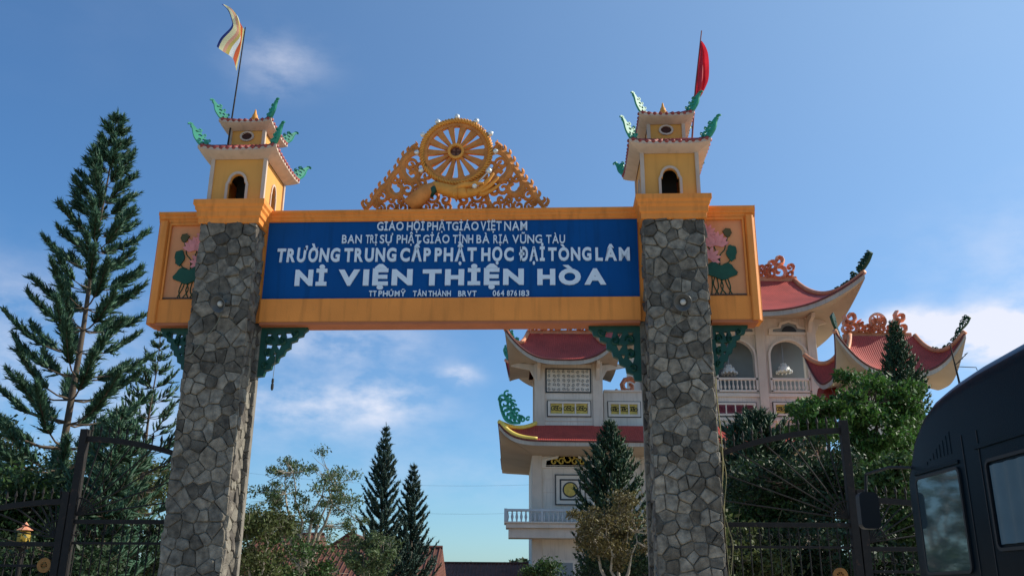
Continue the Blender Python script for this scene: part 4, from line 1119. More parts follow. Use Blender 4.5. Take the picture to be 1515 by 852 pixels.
def ridge_orn(x0, x1, y, z, parent, hfun, m=PINKOR, seed=0, thick=.25):
    """row of scrolls and beasts on the ridge"""
    mb = MB(); rs = random.Random(seed); fm = lambda u, v, d: (u, y+d, v)
    u = x0
    while u < x1:
        h = hfun((u-x0)/(x1-x0)); r = max(.16, h*.30)
        z_ = z+r*.8
        while z_ < z+h:
            mb.ribbon(spiral(u+rs.uniform(-.05,.05), z_, r*rs.uniform(.8,1.15), rs.uniform(0,6), 1.15, 10), taper(11, r*.45, r*.5, r*.25), thick, fm)
            z_ += r*1.5
        u += r*1.35
    return mb.build('ridge_ornament', m, parent)
cx = (tx(748,500,-1.5)[0]+tx(922,500,-1.5)[0])/2; hw_ = (tx(922,500,-1.5)[0]-tx(748,500,-1.5)[0])/2
ze = tx(838, 531, -1.5)[1]; ztip = tx(748, 489, -1.5)[1]
zr = tx(838, 489, 1.2)[1]
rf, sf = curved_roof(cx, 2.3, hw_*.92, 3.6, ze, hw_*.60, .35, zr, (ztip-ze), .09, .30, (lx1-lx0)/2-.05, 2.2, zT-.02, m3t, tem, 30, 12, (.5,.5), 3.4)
hip_ridges(sf, rf, .14, TRIDGE); corner_fins(sf, cx, 2.3, rf, 1.4, .8, .16, TEAL, dense=7)
MB().box(cx-hw_*.62, cx+hw_*.62, 2.0, 2.6, zr-.1, zr+.28).build('ridge_beam', TRIDGE, rf, bevel=.04)
ridge_orn(cx-hw_*.58, cx+hw_*.58, 2.0, zr+.26, rf, lambda k: .55+.5*math.exp(-((k-.5)/.12)**2), seed=2)
# --- connecting wall between pavilion and hall
x0, z1 = tx(893, 580, .8); x1 = tx(975, 580, .8)[0]; zpar = tx(925, 580, .8)[1]
MB().box(x0, x1, .8, 3, 0, zpar).build('link_wall', WALL, tem)
MB().box(x0, x1, .7, 1.1, zpar+.001, zpar+.12).build('coping', WALL2, tem)
grille(903, 944, 598, 613, 3, GRILLE, dy=.82)
# small ridge glimpsed behind the link wall
ridge_orn(tx(908,575,3.5)[0], tx(938,575,3.5)[0], 3.5, zpar-.6, tem, lambda k: 1.0+1.6*k, seed=9, thick=.3)
# --- central hall
HY = 4.0
hx0, hx1 = tx(951, 560, HY)[0], tx(1212, 560, HY)[0]; zTH = tx(1120, 470, HY)[1]
zfl = tx(1120, 580, HY)[1]
hall = MB()
hall.box(hx0+.1, hx1-.1, HY+1.8, HY+9, 0, zTH+.3)            # rear mass behind the loggia
hall.box(hx0+.1, hx1-.1, HY+.12, HY+1.801, 0, zfl)
hall.build('hall_wall', WALL, tem)
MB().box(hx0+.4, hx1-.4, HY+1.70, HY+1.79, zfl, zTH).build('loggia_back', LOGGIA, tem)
# arched openings: (left px, right px)
arches = [(970, 1027), (1062, 1117), (1141, 1195)]
zs = tx(1165, 527, HY)[1]
edges_px = [951, 1045, 1128, 1212]
for k, (pa, pb) in enumerate(arches):
    xa, xb = tx(pa, 540, HY)[0], tx(pb, 540, HY)[0]; e0, e1 = tx(edges_px[k], 540, HY)[0], tx(edges_px[k+1], 540, HY)[0]
    P = arch_pts(xa, xb, zfl, zs, tx(1165,503,HY)[1]-zs, 16)
    loop = [(e1, zfl), (e1, zTH), (e0, zTH), (e0, zfl)] + P[::-1]
    MB().prism(loop, tfm(HY+.12), 0, .35).build('arched_wall', WALL, tem)
    n = len(P); c = (xa+xb)/2
    out = [((p[0]-c)*1.12+c, p[1]+(0.0 if p[1] <= zs+.01 else (p[1]-zs)*.12+.0)) for p in P]
    frm = MB().prism([ [(q[0], q[1]) for q in out] + P[::-1] ][0], tfm(HY+.12), -.14, .02).build('arch_frame', TRIM, tem)
    # lunette above
    la, lb_ = tx((pa+pb)/2-25, 490, HY)[0], tx((pa+pb)/2+25, 490, HY)[0]; lz0 = tx(1160, 491, HY)[1]; lz1 = tx(1160, 478, HY)[1]
    def lun(g): 
        c = (la+lb_)/2; h = (lb_-la)/2*g
        return [(c-h, lz0-(g-1)*.8), (c+h, lz0-(g-1)*.8), (c+h*.95, lz0+.2*g), (c+h*.5, lz0+.28*g), (c+h*.42, lz0+(lz1-lz0)*.85*g), (c, lz0+(lz1-lz0)*1.1*g), (c-h*.42, lz0+(lz1-lz0)*.85*g), (c-h*.5, lz0+.28*g), (c-h*.95, lz0+.2*g)]
    l_ = MB().prism([lun(1.25), lun(1.0)], tfm(HY+.12), -.12, .02).build('lunette', TRIM, tem)
    MB().prism(lun(1.01), tfm(HY+.12), -.02, .01).build('lunette_panel', LOGGIA, l_)
    MB().prism([[(la+lb_)/2+.5*math.cos(PI*i/10), lz0+.45*math.sin(PI*i/10)] for i in range(11)], tfm(HY+.11), -.05, .0).build('lunette_carving', BLACKT, l_)
    # balustrade
    zr0, zr1 = tx(1165, 577, HY)[1], tx(1165, 562, HY)[1]
    bal = MB().box(xa-.15, xb+.15, HY-.02, HY+.2, zr1-.02, zr1+.14).box(xa-.15, xb+.15, HY-.02, HY+.2, zr0-.14, zr0).build('balustrade', TRIM, tem, bevel=.02)
    bb = MB(); nb = 9
    for i in range(nb):
        bx_ = xa+(xb-xa)*(i+.5)/nb
        bb.lathe([(.05,zr0-.01),(.05,zr0+.06),(.10,zr0+.2),(.04,zr0+.42),(.06,zr1-.02)], 8, (bx_, HY+.09, 0))
    bb.build('balusters', TRIM, bal, smooth=True, kind='stuff')
for px in (951, 1045, 1122, 1199):
    x = tx(px, 560, HY)[0]; MB().box(x, x+.58, HY-.12, HY+.3, zfl-6, zTH+.05).build('pilaster', WALL2, tem, bevel=.03)
for (py, hh) in ((584, .12), (620, .1)):
    z = tx(1120, py, HY)[1]; MB().box(hx0+.1, hx1-.1, HY+.0, HY+.13, z-hh, z+hh).build('string_course', TRIM, tem, bevel=.02)
grille(1060, 1116, 599, 612, 4, MAROON, dy=HY+.1); grille(1147, 1192, 599, 612, 3, GRILLE, dy=HY+.1)
for k, (px, py) in enumerate(((1079, 552), (1160, 550))):
    x, z = tx(px, py, HY+.9)
    ch = thing('chandelier', ('white crystal chandelier in the arched opening beside the right stone pillar', 'white crystal chandelier in the rightmost arched opening of the temple')[k], 'chandelier', (x, TY+HY+.9, z), 0, 'chandeliers in the temple arches')
    zc = zTH-z
    MB().tube([(0,0,.3),(0,0,zc)], .02, 5).build('chain', CHROME, ch)
    cm = mat('crystal white', (.75,.78,.75), .25)
    for r, h, nn in ((.50,0,12),(.33,.28,9),(.15,.5,6)):
        for i in range(nn):
            a = 2*PI*i/nn
            MB().lathe([(0,-.12),(.06,-.05),(.07,.0),(.03,.08),(0,.1)], 6, (r*math.cos(a), r*math.sin(a), h)).build('crystal_drop', cm, ch)
    MB().lathe([(.06,.6),(.16,.5),(.35,.3),(.5,.05),(.45,0)], 12).build('chandelier_frame', cm, ch)
# hall roof
ry = .6
cxh = (hx0+hx1)/2; xt, zt_ = tx(1274, 411, ry); hwr = xt-cxh
ze = tx(1110, 460, ry)[1]; zr = tx(1130, 417, HY+4)[1]
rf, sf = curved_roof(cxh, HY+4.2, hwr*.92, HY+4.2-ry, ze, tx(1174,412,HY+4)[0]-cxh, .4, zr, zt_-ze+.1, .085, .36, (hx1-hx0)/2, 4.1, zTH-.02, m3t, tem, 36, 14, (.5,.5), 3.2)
hip_ridges(sf, rf, .17, TRIDGE); corner_fins(sf, cxh, HY+4.2, rf, 2.7, 1.0, .22, GREENP, dense=11)
xr_ = tx(1174,412,HY+4)[0]
MB().box(2*cxh-xr_-.2, xr_+.2, HY+3.8, HY+4.6, zr-.1, zr+.4).build('ridge_beam', TRIDGE, rf, bevel=.05)
ridge_orn(2*cxh-xr_, xr_-.1, HY+4.0, zr+.35, rf, lambda k: .9+1.0*math.exp(-((abs(k-.5)-.42)/.05)**2)+.5*math.exp(-((k-.5)/.08)**2), seed=5, thick=.35)
# brackets under the eaves
for x in (hx0+.3, hx1-.35):
    MB().prism([(0,0),(-1.3,0),(-1.2,-.25),(-.5,-.45),(0,-1.3)], lambda u, v, d, x=x: (x+d, HY+u*.9, zTH+.05+v), -.12, .12).build('eave_bracket', WALL2, tem)
    MB().prism([(0,0),(1.3,0),(1.2,-.25),(.5,-.45),(0,-1.3)], lambda u, v, d, x=x: (hx1+u*.9 if x > cxh else hx0-u*.9, HY+.4+d, zTH+.05+v), -.12, .12).build('eave_bracket', WALL2, tem)
for x in (lx0+.25, lx1-.3):
    MB().prism([(0,0),(-1.0,0),(-.95,-.2),(-.4,-.4),(0,-1.1)], lambda u, v, d, x=x: (x+d, u*.8, zT+.05+v), -.1, .1).build('eave_bracket', WALL2, tem)
for s, xx in ((-1, lx0), (1, lx1)):
    MB().prism([(0,0),(1.5,.12),(1.45,-.12),(.3,-.35),(0,-.9)], lambda u, v, d: (xx+s*u, .3+d, zT-.02+v), -.1, .1).build('eave_bracket', WALL2, tem)
# --- long lower roof
py_ = -2.2
xL = tx(737, 640, py_)[0]; xRr = tx(1225, 650, py_)[0]
zl_e = tx(900, 653, py_)[1]; zl_t = tx(840, 629, .05)[1]; ztipl = tx(737, 627, py_)[1]
ccx = (xL+xRr)/2; ha = (xRr-xL)/2
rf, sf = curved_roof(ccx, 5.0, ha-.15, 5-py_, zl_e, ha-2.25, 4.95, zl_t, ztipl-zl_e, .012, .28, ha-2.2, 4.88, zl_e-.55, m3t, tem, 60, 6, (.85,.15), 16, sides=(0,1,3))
for (s, t) in ((0,-1),(0,1)):
    pts = [Vector(sf(s, t, k/12))+Vector((0,0,.12)) for k in range(13)]
    MB().tube(pts, .13, 8).build('hip_ridge', YELLOWT, rf, smooth=True)
# upturned yellow end ridge along the front corner
pts = [Vector(sf(0, -1+.22*k/10, .04+.0*k))+Vector((0,0,.10)) for k in range(11)]
MB().tube(pts, [.16-.006*k for k in range(11)], 8).build('corner_ridge', YELLOWT, rf, smooth=True)
p = Vector(sf(0, -1, 0)); f = MB(); finial(f, (p.x+.35, p.y+.2, p.z+.12), -1, -.2, .9, 1.45, .2, 8, 3); f.build('corner_finial', TEAL, rf)
f = MB(); finial(f, (p.x+.2, 9.5, p.z+.0), -.3, 1, 1.6, 1.6, .2, 7, 4); f.build('corner_finial', GREENP, rf)
MB().box(lx1, xRr-2.3, .3, 9.5, zl_t-.35, zl_t-.05).build('terrace_slab', WALL2, tem)
# --- lower storeys
x0 = tx(787, 720)[0]; zc = zl_e-.5
MB().box(x0, xRr-2.3, .15, 9, 0, zc).build('lower_wall', WALL, tem)
for px in (787, 905, 950, 1060, 1130):
    x = tx(px, 720)[0]; MB().box(x, x+.6, .0, .5, 0, zc-.002).build('pilaster', WALL2, tem, bevel=.03)
for py in (688, 708, 728): 
    z = tx(840, py)[1]; MB().box(x0+.6, tx(905,py)[0], .115, .16, z-.02, z+.02).build('stone_course', WALL2, tem)
# fan-shaped lunette and square medallion
c, z0 = tx(841, 690); zt2 = tx(841, 669)[1]
def lun2(g): return [(c-1.35*g, z0-.05*(g-1)*9), (c+1.35*g, z0-.05*(g-1)*9), (c+1.3*g, z0+.35*g), (c+.62*g, z0+.5*g), (c+.5*g, z0+.82*g), (c, z0+.98*g), (c-.5*g, z0+.82*g), (c-.62*g, z0+.5*g), (c-1.3*g, z0+.35*g)]
l_ = MB().prism([lun2(1.2), lun2(1)], tfm(.15), -.12, .02).build('lunette', TRIM, tem)
MB().prism(lun2(1.01), tfm(.15), -.03, .02).build('lunette_panel', mat('brown carved panel', (.25,.15,.06), .6, .3, 6), l_)
lc = MB()
for (u, r) in ((-.85,.22),(-.4,.24),(0,.4),(.4,.24),(.85,.22)): lc.ribbon(spiral(c+u, z0+r+.08, r, 0, 1.2, 12), .09, .06, lambda p_, q_, d: (p_, .12+d, q_))
lc.build('lunette_carving', GRILLE, l_)
x0m, z1m = tx(822, 702); x1m, z0m = tx(866, 746)
md = MB().box(x0m, x1m, .05, .16, z0m, z1m).build('medallion_panel', TRIM, tem)
def ringbox(g0, g1, d): 
    cx_, cz_ = (x0m+x1m)/2, (z0m+z1m)/2; hx, hz = (x1m-x0m)/2, (z1m-z0m)/2
    q = lambda g: [(cx_-hx*g, cz_-hz*g), (cx_+hx*g, cz_-hz*g), (cx_+hx*g, cz_+hz*g), (cx_-hx*g, cz_+hz*g)]
    return MB().prism([q(g0), q(g1)], tfm(.05), -d, .0)
ringbox(1.04, .97, .03).build('dark_border', BLACKT, md); ringbox(.72, .62, .03).build('dark_border', BLACKT, md)
cx_, cz_ = (x0m+x1m)/2, (z0m+z1m)/2
MB().prism(circ(.46,24,(cx_,cz_)), tfm(.05), -.03, 0).build('round_border', BLACKT, md)
MB().prism(circ(.38,24,(cx_,cz_)), tfm(.05), -.05, 0).build('round_medallion', GRILLE, md)
# balcony
bx0, bz1 = tx(746, 752, -1.6); bx1 = tx(960, 752, -1.6)[0]; bz0 = tx(800, 771, -1.6)[1]; bz_ = tx(800, 795, -1.6)[1]
slab = MB().box(bx0+.1, bx1, -1.5, .14, bz0-.35, bz0-.1).box(bx0, bx1, -1.6, .1, bz0-.099, bz0+.0).box(bx0+.25, bx1, -1.3, .13, bz_, bz0-.351)
slab.build('balcony_slab', WALL2, tem, bevel=.02)
bl = MB().box(bx0, bx1, -1.6, -1.42, bz1-.14, bz1).box(bx0, bx0+.18, -1.41, .12, bz1-.14, bz1)
for k in range(5):
    x = bx0+(bx1-bx0)*k/4.0; bl.box(x-.001, x+.17, -1.602, -1.418, bz0+.001, bz1+.02)
BWH = mat('balcony grey blue', (.42,.46,.48), .6, .08, 1, grime=.1)
blo = bl.build('balcony_rail', BWH, tem, bevel=.015)
bb = MB()
nb = int((bx1-bx0)/.26)
for i in range(nb):
    bb.lathe([(.04,bz0),(.045,bz0+.08),(.085,bz0+.25),(.035,bz0+.5),(.055,bz1-.13)], 8, (bx0+.2+i*.26, -1.51, 0))
for i in range(5): bb.lathe([(.04,bz0),(.045,bz0+.08),(.085,bz0+.25),(.035,bz0+.5),(.055,bz1-.13)], 8, (bx0+.09, -1.2+i*.28, 0))
bb.build('balusters', BWH, blo, smooth=True, kind='stuff')
# ground floor window hint
MB().box(*tbox(820, 828, 852, 870, .1, .16)).build('window_frame', TRIM, tem)
MB().box(*tbox(824, 832, 848, 870, .08, .16)).build('window_pane', LOGGIA, tem)

# --- right pavilion
RY = 50.0
rp_ = thing('side_pavilion', 'smaller temple pavilion at right with curved red roof half hidden by leafy trees', 'pavilion', (0, RY, 0))
def rx_(px, py, dy=0): return at(px, py, RY+dy)
x0, x1 = rx_(1262, 600)[0], rx_(1366, 600)[0]; zT2 = rx_(1310, 562)[1]
MB().box(x0+.1, x1-.1, .1, 2.5, 0, zT2+.3).build('wall', WALL, rp_)
for x in (x0, (x0+x1)/2-.25, x1-.5): MB().box(x, x+.5, -.05, .4, 0, zT2+.1).build('pilaster', WALL2, rp_, bevel=.03)
c0, c1 = rx_(1234, 500, -1.6)[0], rx_(1426, 500, -1.6)[0]; cxp_ = (c0+c1)/2; hp_ = (c1-c0)/2
ze = rx_(1330, 551, -1.6)[1]; zt_ = rx_(1420, 500, -1.6)[1]; zr = rx_(1290, 502, 1.3)[1]
rf, sf = curved_roof(cxp_, .9, hp_*.92, 2.5, ze, hp_*.52, .35, zr, zt_-ze+.25, .09, .3, (x1-x0)/2, 1.25, zT2, m3t, rp_, 30, 12, (.33,.67), 3.2)
hip_ridges(sf, rf, .14, TRIDGE); corner_fins(sf, cxp_, .9, rf, 1.5, .72, .16, GREENP, corners=((0,-1),(0,1)), dense=9)
MB().box(cxp_-hp_*.54, cxp_+hp_*.54, 1.0, 1.6, zr-.1, zr+.35).build('ridge_beam', TRIDGE, rf, bevel=.04)
ridge_orn(cxp_-hp_*.52, cxp_+hp_*.52, 1.1, zr+.3, rf, lambda k: .35+1.1*math.exp(-((abs(k-.5)-.38)/.13)**2)+1.0*math.exp(-((k-.5)/.07)**2), seed=8, thick=.3)
wz = rf; fm = lambda u, v, d: (cxp_+u, .9+d, zr+1.0+v)
w = MB().prism([circ(.5,24), circ(.38,24)], fm, -.05, .12); w.prism(circ(.14,16), fm, -.05, .12)
for i in range(8): a = 2*PI*i/8; w.ribbon([(.1*math.cos(a),.1*math.sin(a)),(.42*math.cos(a),.42*math.sin(a))], .08, .08, fm)
w.build('ridge_wheel', PINKOR, rf)
for x in (x0+.2, x1-.25):
    MB().prism([(0,0),(-1.2,0),(-1.1,-.2),(-.4,-.4),(0,-1.1)], lambda u, v, d, x=x: (x+d, u*.9, zT2+.05+v), -.1, .1).build('eave_bracket', WALL2, rp_)
# connecting lower roof at left of it
MB().add([(*(rx_(1205,598,1)[0],),1,rx_(1205,600,1)[1]), (x0+.3,1,rx_(1262,598,1)[1]), (x0+.3,3.5,rx_(1262,560,3.5)[1]), (rx_(1210,575,3.5)[0],3.5,rx_(1210,575,3.5)[1]), (rx_(1205,598,1)[0],1,rx_(1205,603,1)[1]-.2), (x0+.3,1,rx_(1262,598,1)[1]-.3)], [(0,1,2,3),(0,4,5,1)]).build('link_roof', TROOF, rp_)

# aerial and power lines
ax_, az_ = at(1408, 520, 30)
t = thing('tv_aerial', 'thin television aerial mast rising above the bus roof', 'aerial', (ax_+.1, 30, 0))
zb = at(1413, 556, 30)[1]
MB().tube([(0,0,0),(0,0,zb-.2),(-.12,0,az_+.25)], [.05,.035,.02], 6).build('mast', IRON, t)
MB().tube([(-.02,0,az_-.45),(.42,0,az_-.05)], .014, 5).build('boom', IRON, t); MB().tube([(.0,.0,az_-.52),(.70,.1,az_-.52),(.72,.1,az_-.62)], .014, 5).build('boom', IRON, t)
for i in range(4): MB().tube([(.08+i*.1,-.14,az_-.38+i*.105),(.08+i*.1,.14,az_-.38+i*.105)], .008, 4).build('element', IRON, t)
for lab, (pa, pb, Y) in (('upper faint power line crossing low above the pines', ((390,702),(800,716),62)), ('lower faint power line passing beside the pair of pines', ((430,744),(800,757),60))):
    a = at(*pa, Y); b = at(*pb, Y); dx, dz = (b[0]-a[0]), (b[1]-a[1])
    pts = [(a[0]+dx*k, Y, a[1]+dz*k-1.0*(1-(2*k-1)**2)*.35) for k in [-.6+i*.1 for i in range(20)]]
    tag(MB().tube(pts, .005, 4).build('power_line', IRON), lab, 'power line', 'power lines behind the gate')

# ------------------------------------------------------------------ houses
def house(px0, px1, pyr, pye, Y, dep, label, gable=None, seed=0):
    x0, zr = at(px0, pyr, Y+dep/2); x1 = at(px1, pyr, Y+dep/2)[0]; ze = max(1.9, at((px0+px1)/2, pye, Y)[1])
    t = thing('tiled_house', label, 'house', (0, Y, 0))
    W = x1-x0
    MB().box(x0-.4, x1+.4, .6, dep-.6, 0, ze+.1).build('wall', TERRAW, t)
    MB().prism([(0,ze-.1),(dep,ze-.1),(dep,ze),(dep/2,zr),(0,ze)], lambda u, v, d: (d, u, v), x0, x1).build('roof', TERRA, t)
    MB().tube([(x0,dep/2,zr+.03),(x1,dep/2,zr+.03)], .1, 6).build('ridge_tiles', TERRA, t)
    tl = MB(); n = int(W/.24)
    for i in range(n): 
        x = x0+W*(i+.5)/n; tl.tube([(x,.0,ze+.03),(x,dep/2,zr+.03)], .035, 4)
    tl.build('tile_rows', TERRA, t, kind='stuff')
    if gable:
        yg = dep/2+.5
        gx, gz = at(*gable[0], Y+yg); hw = gable[1]; gh = gable[2]
        MB().prism([(gx-hw,gz-gh),(gx+hw,gz-gh),(gx,gz)], lambda u, v, d: (u, yg+d, v), .0, .2).build('gable', TERRAW, t)
        for s in (-1, 1):
            MB().prism([(gx,gz+.1),(gx+s*(hw+.25),gz-gh-.08),(gx+s*(hw+.25),gz-gh-.2),(gx,gz-.02)], lambda u, v, d: (u, yg-.15+d, v), 0, 5).build('gable_roof', TERRA, t)
        MB().box(gx-hw, gx+hw, yg+.05, yg+4.5, 0, gz-gh).build('gable_wall', TERRAW, t)
    return t
house(440, 655, 809, 862, 40, 8, 'low brown tiled house with an orange gable left of the two pines', gable=((519,789), .95, .62))
house(380, 480, 790, 838, 46, 8, 'farther tiled house whose orange roof end peeks behind the sparse tree')
house(648, 790, 833, 856, 60, 8, 'long low reddish roofed house between the pines and the temple')

# ------------------------------------------------------------------ TREES
def leaf_mat(name, c, tr=.3, iv=.45): return mat(name, c, .55, .25, 1.2, island=iv, transl=tr, spec=.3)
LM = dict(pine=leaf_mat('pine needles', (.045,.105,.06), .22, .5), pinef=leaf_mat('far pine needles', (.022,.055,.04), .1, .35),
          con=leaf_mat('conifer needles', (.028,.065,.028), .12, .35), brt=leaf_mat('bright leaves', (.055,.125,.024), .32),
          mid=leaf_mat('mid leaves', (.05,.095,.025), .25), drk=leaf_mat('dark leaves', (.028,.055,.022), .2), olive=leaf_mat('olive leaves', (.085,.105,.035), .3),
          brown=leaf_mat('brownish leaves', (.13,.105,.04), .28), gry=leaf_mat('grey green leaves', (.085,.125,.05), .3))
def leaves(C, L, W, seed, droop=0.0):
    """C (n,3) centres -> folded diamond leaves of 2 triangles... as quads"""
    g = np.random.default_rng(seed); n = len(C)
    d = g.normal(size=(n,3)); d[:,2] -= droop; d /= np.linalg.norm(d,axis=1)[:,None]
    e = g.normal(size=(n,3)); e -= (e*d).sum(1)[:,None]*d; e /= np.linalg.norm(e,axis=1)[:,None]
    up = np.cross(d, e)
    l = L*(.45+1.1*g.random(n)**1.6)[:,None]; w = W*g.uniform(.7,1.2,n)[:,None]
    V = np.stack([C-d*l*.5, C+e*w*.5+up*w*.15, C+d*l*.5, C-e*w*.5+up*w*.15], 1).reshape(-1,3)
    return V, np.arange(4*n).reshape(-1,4)
def bez(a, b, c, n): return [tuple((1-t)**2*np.array(a)+2*t*(1-t)*np.array(b)+t*t*np.array(c)) for t in [i/n for i in range(n+1)]]
def broadleaf(name, x, y, H, crown, nclu, nleaf, L, lm, bark, label, cat='tree', group=None, clu=.35, shell=.55, trunk_r=.12, seed=0, fork=.35, lean=(0,0), droop=.2, zmin=None, twig=1.0):
    """crown: (rx, ry, rz, zc) ellipsoid relative to the foot"""
    g = np.random.default_rng(seed); rxx, ryy, rzz, zc = crown
    t = thing(name, label, cat, (x, y, 0), 0, group)
    d = g.normal(size=(nclu,3)); d /= np.linalg.norm(d,axis=1)[:,None]
    r = g.uniform(shell, 1, nclu)[:,None]
    C = d*r*np.array([rxx,ryy,rzz])+np.array([lean[0],lean[1],zc])
    C += g.normal(size=C.shape)*clu*.4
    C[:,2] = np.maximum(C[:,2], .4 if zmin is None else zmin)
    tb_ = MB(); fk = np.array([lean[0]*.4, lean[1]*.4, H*fork])
    tb_.tube(bez((0,0,-.2), (fk[0]*.2+.1*g.normal(), 0, H*fork*.6), tuple(fk), 6), [trunk_r*(1.25-.5*i/6) for i in range(7)], 9)
    # main limbs
    nl = max(3, nclu//9); limbs = []
    for i in range(nl):
        a = 2*PI*(i+g.uniform(-.3,.3))/nl; e_ = np.array([rxx*.45*math.cos(a), ryy*.45*math.sin(a), 0])+np.array([lean[0],lean[1],zc+rzz*g.uniform(-.3,.45)])
        m_ = (fk+e_)/2+np.array([g.normal()*.15*rxx, g.normal()*.15*ryy, -.12*rzz]); P = bez(fk, m_, e_, 7)
        P = [tuple(np.array(p)+g.normal(size=3)*.03*rxx*(0 < k < 7)) for k, p in enumerate(P)]
        tb_.tube(P, [trunk_r*(.58-.50*k/7) for k in range(8)], 7); limbs.append(np.array(P))
    allp = np.concatenate([l[2:] for l in limbs])
    for c in C:
        j = np.argmin(((allp-c)**2).sum(1)+g.uniform(0,.2,len(allp))); p = allp[j]
        P = bez(p, (p+c)/2+np.array([g.normal()*.12,g.normal()*.12,-.12])*clu*2, c, 4)
        tb_.tube(P, [trunk_r*.2*twig, trunk_r*.16*twig, trunk_r*.12*twig, trunk_r*.08*twig, .006], 5)
        for _ in range(3):
            q = c+g.normal(size=3)*clu*.7; tb_.tube([tuple((p+c)/2+g.normal(size=3)*.02), tuple((q+(p+c)/2)/2+g.normal(size=3)*.04), tuple(q)], [trunk_r*.08*twig, trunk_r*.06*twig, .004], 4)
    tb_.build('trunk', bark, t, smooth=True)
    cc = np.repeat(C, nleaf//nclu, 0); s = clu*g.uniform(.6,1.25,nclu).repeat(nleaf//nclu)[:,None]
    pts = cc+np.clip(g.normal(size=cc.shape),-2,2)*s*np.array([.62,.62,.40])
    V, Q = leaves(pts, L, L*.5, seed+1, droop)
    np_mesh('crown', V, Q, lm, t)
    return t
def araucaria(name, x, y, H, prof, step, nbr, label, lm, bark, cat='pine tree', group=None, seed=0, rise=.55, blen=.34, brad=.035, dens=.10, trunk_r=.15, bare=.25, clear=0.0, tuft=3, curve=.5):
    """tiered pine: prof(k)-> radius at k (0 tip..1 foot)"""
    g = np.random.default_rng(seed); t = thing(name, label, cat, (x, y, 0), 0, group); rise0 = rise
    tr = MB(); nT = 16
    tr.tube([(0.02*math.sin(i), 0.02*math.cos(i*1.3), H*i/nT) for i in range(nT+1)], [max(.012, trunk_r*(1-i/nT)**.9) for i in range(nT+1)], 9)
    V, Fq = [], []; off = 0
    z = H-step*.3; lev = 0
    A = []   # spindles: start, end, radius
    while z > max(clear, 1.2):
        k = 1-z/H; Rr = prof(k); n = nbr; a0 = g.uniform(0, 6.28)
        for b in range(n):
            a = a0+2*PI*b/n+g.uniform(-.35,.35); L = Rr*g.uniform(.82,1.12); zb_ = z+g.uniform(-.08,.08)*step; rise = rise0*g.uniform(.85,1.15); dx, dy = math.cos(a), math.sin(a)
            def pos(s): return np.array([dx*L*s, dy*L*s, zb_+L*(rise*s*(1-curve)+rise*curve*s*s*1.6-.10*math.sin(PI*s))])
            tr.tube([tuple(pos(s)) for s in (0,.25,.5,.75,.97)], [max(.006,.016*L), max(.005,.013*L), .010*L+.003, .006*L+.003, .003], 4)
            side = np.array([-dy, dx, 0])
            ns = max(3, int(L*(1-bare*(L > .6))/dens))
            for i in range(ns):
                s = (bare if L > .6 else .1)+(1-(bare if L > .6 else .1))*(i+.5)/ns; p = pos(s); tg = pos(min(1.05, s+.05))-pos(s-.05); tg /= np.linalg.norm(tg)
                bl = min(blen, L*.6)*(0.55+.55*math.sin(PI*min(1, .15+s*.85)))*g.uniform(.8,1.2)
                for sg in (-1, 1) if i < ns-1 else (0,):
                    d = tg*.85+side*sg*.48+np.array([0,0,.36+.32*g.normal()])+g.normal(size=3)*.12; d /= np.linalg.norm(d)
                    A.append((p, p+d*bl, brad))
                if g.random() < .6:
                    d = tg*.6+np.array([0,0,.8])+g.normal(size=3)*.15; d /= np.linalg.norm(d); A.append((p, p+d*bl*.75, brad))
        z -= step*(.75+.5*min(1, k*2.2)); lev += 1
    A.append((np.array([0,0,H-.15]), np.array([0,0,H+.25]), brad))
    tr.build('trunk', bark, t, smooth=True)
    S = np.array([a[0] for a in A]); E_ = np.array([a[1] for a in A]); rr = A[0][2]; n = len(A)
    D = E_-S; ln = np.linalg.norm(D,axis=1)[:,None]; D = D/ln
    u = np.cross(D, np.array([.3,.2,.93])); u /= np.linalg.norm(u,axis=1)[:,None]; w = np.cross(D, u)
    verts, tris = [], []; o = 0
    # three-sided spindle
    ring = [u*math.cos(q)+w*math.sin(q) for q in (0, 2.09, 4.19)]
    M = S+D*ln*.35
    blk = np.stack([S]+[M+r_*rr for r_ in ring]+[E_], 1); verts.append(blk.reshape(-1,3))
    base = np.arange(n)[:,None]*5
    for (i, j, k_) in ((0,2,1),(0,3,2),(0,1,3),(1,2,4),(2,3,4),(3,1,4)): tris.append(np.stack([base[:,0]+i, base[:,0]+j, base[:,0]+k_], 1))
    o = n*5
    # needles standing off the spindle
    for q in range(tuft):
        f = g.uniform(.15,.95,n)[:,None]; ang = g.uniform(0,6.28,n)[:,None]; rad = u*np.cos(ang)+w*np.sin(ang)
        P0 = S+D*ln*f; tip = P0+D*rr*2.2+rad*rr*2.0; sd_ = np.cross(D, rad)*rr*.35
        blk = np.stack([P0-sd_-D*rr*.3, P0+sd_-D*rr*.3, tip], 1); verts.append(blk.reshape(-1,3))
        tris.append(np.arange(3*n).reshape(-1,3)+o); o += 3*n
    np_mesh('crown', np.concatenate(verts), np.concatenate(tris), lm, t, tris=True)
    return t

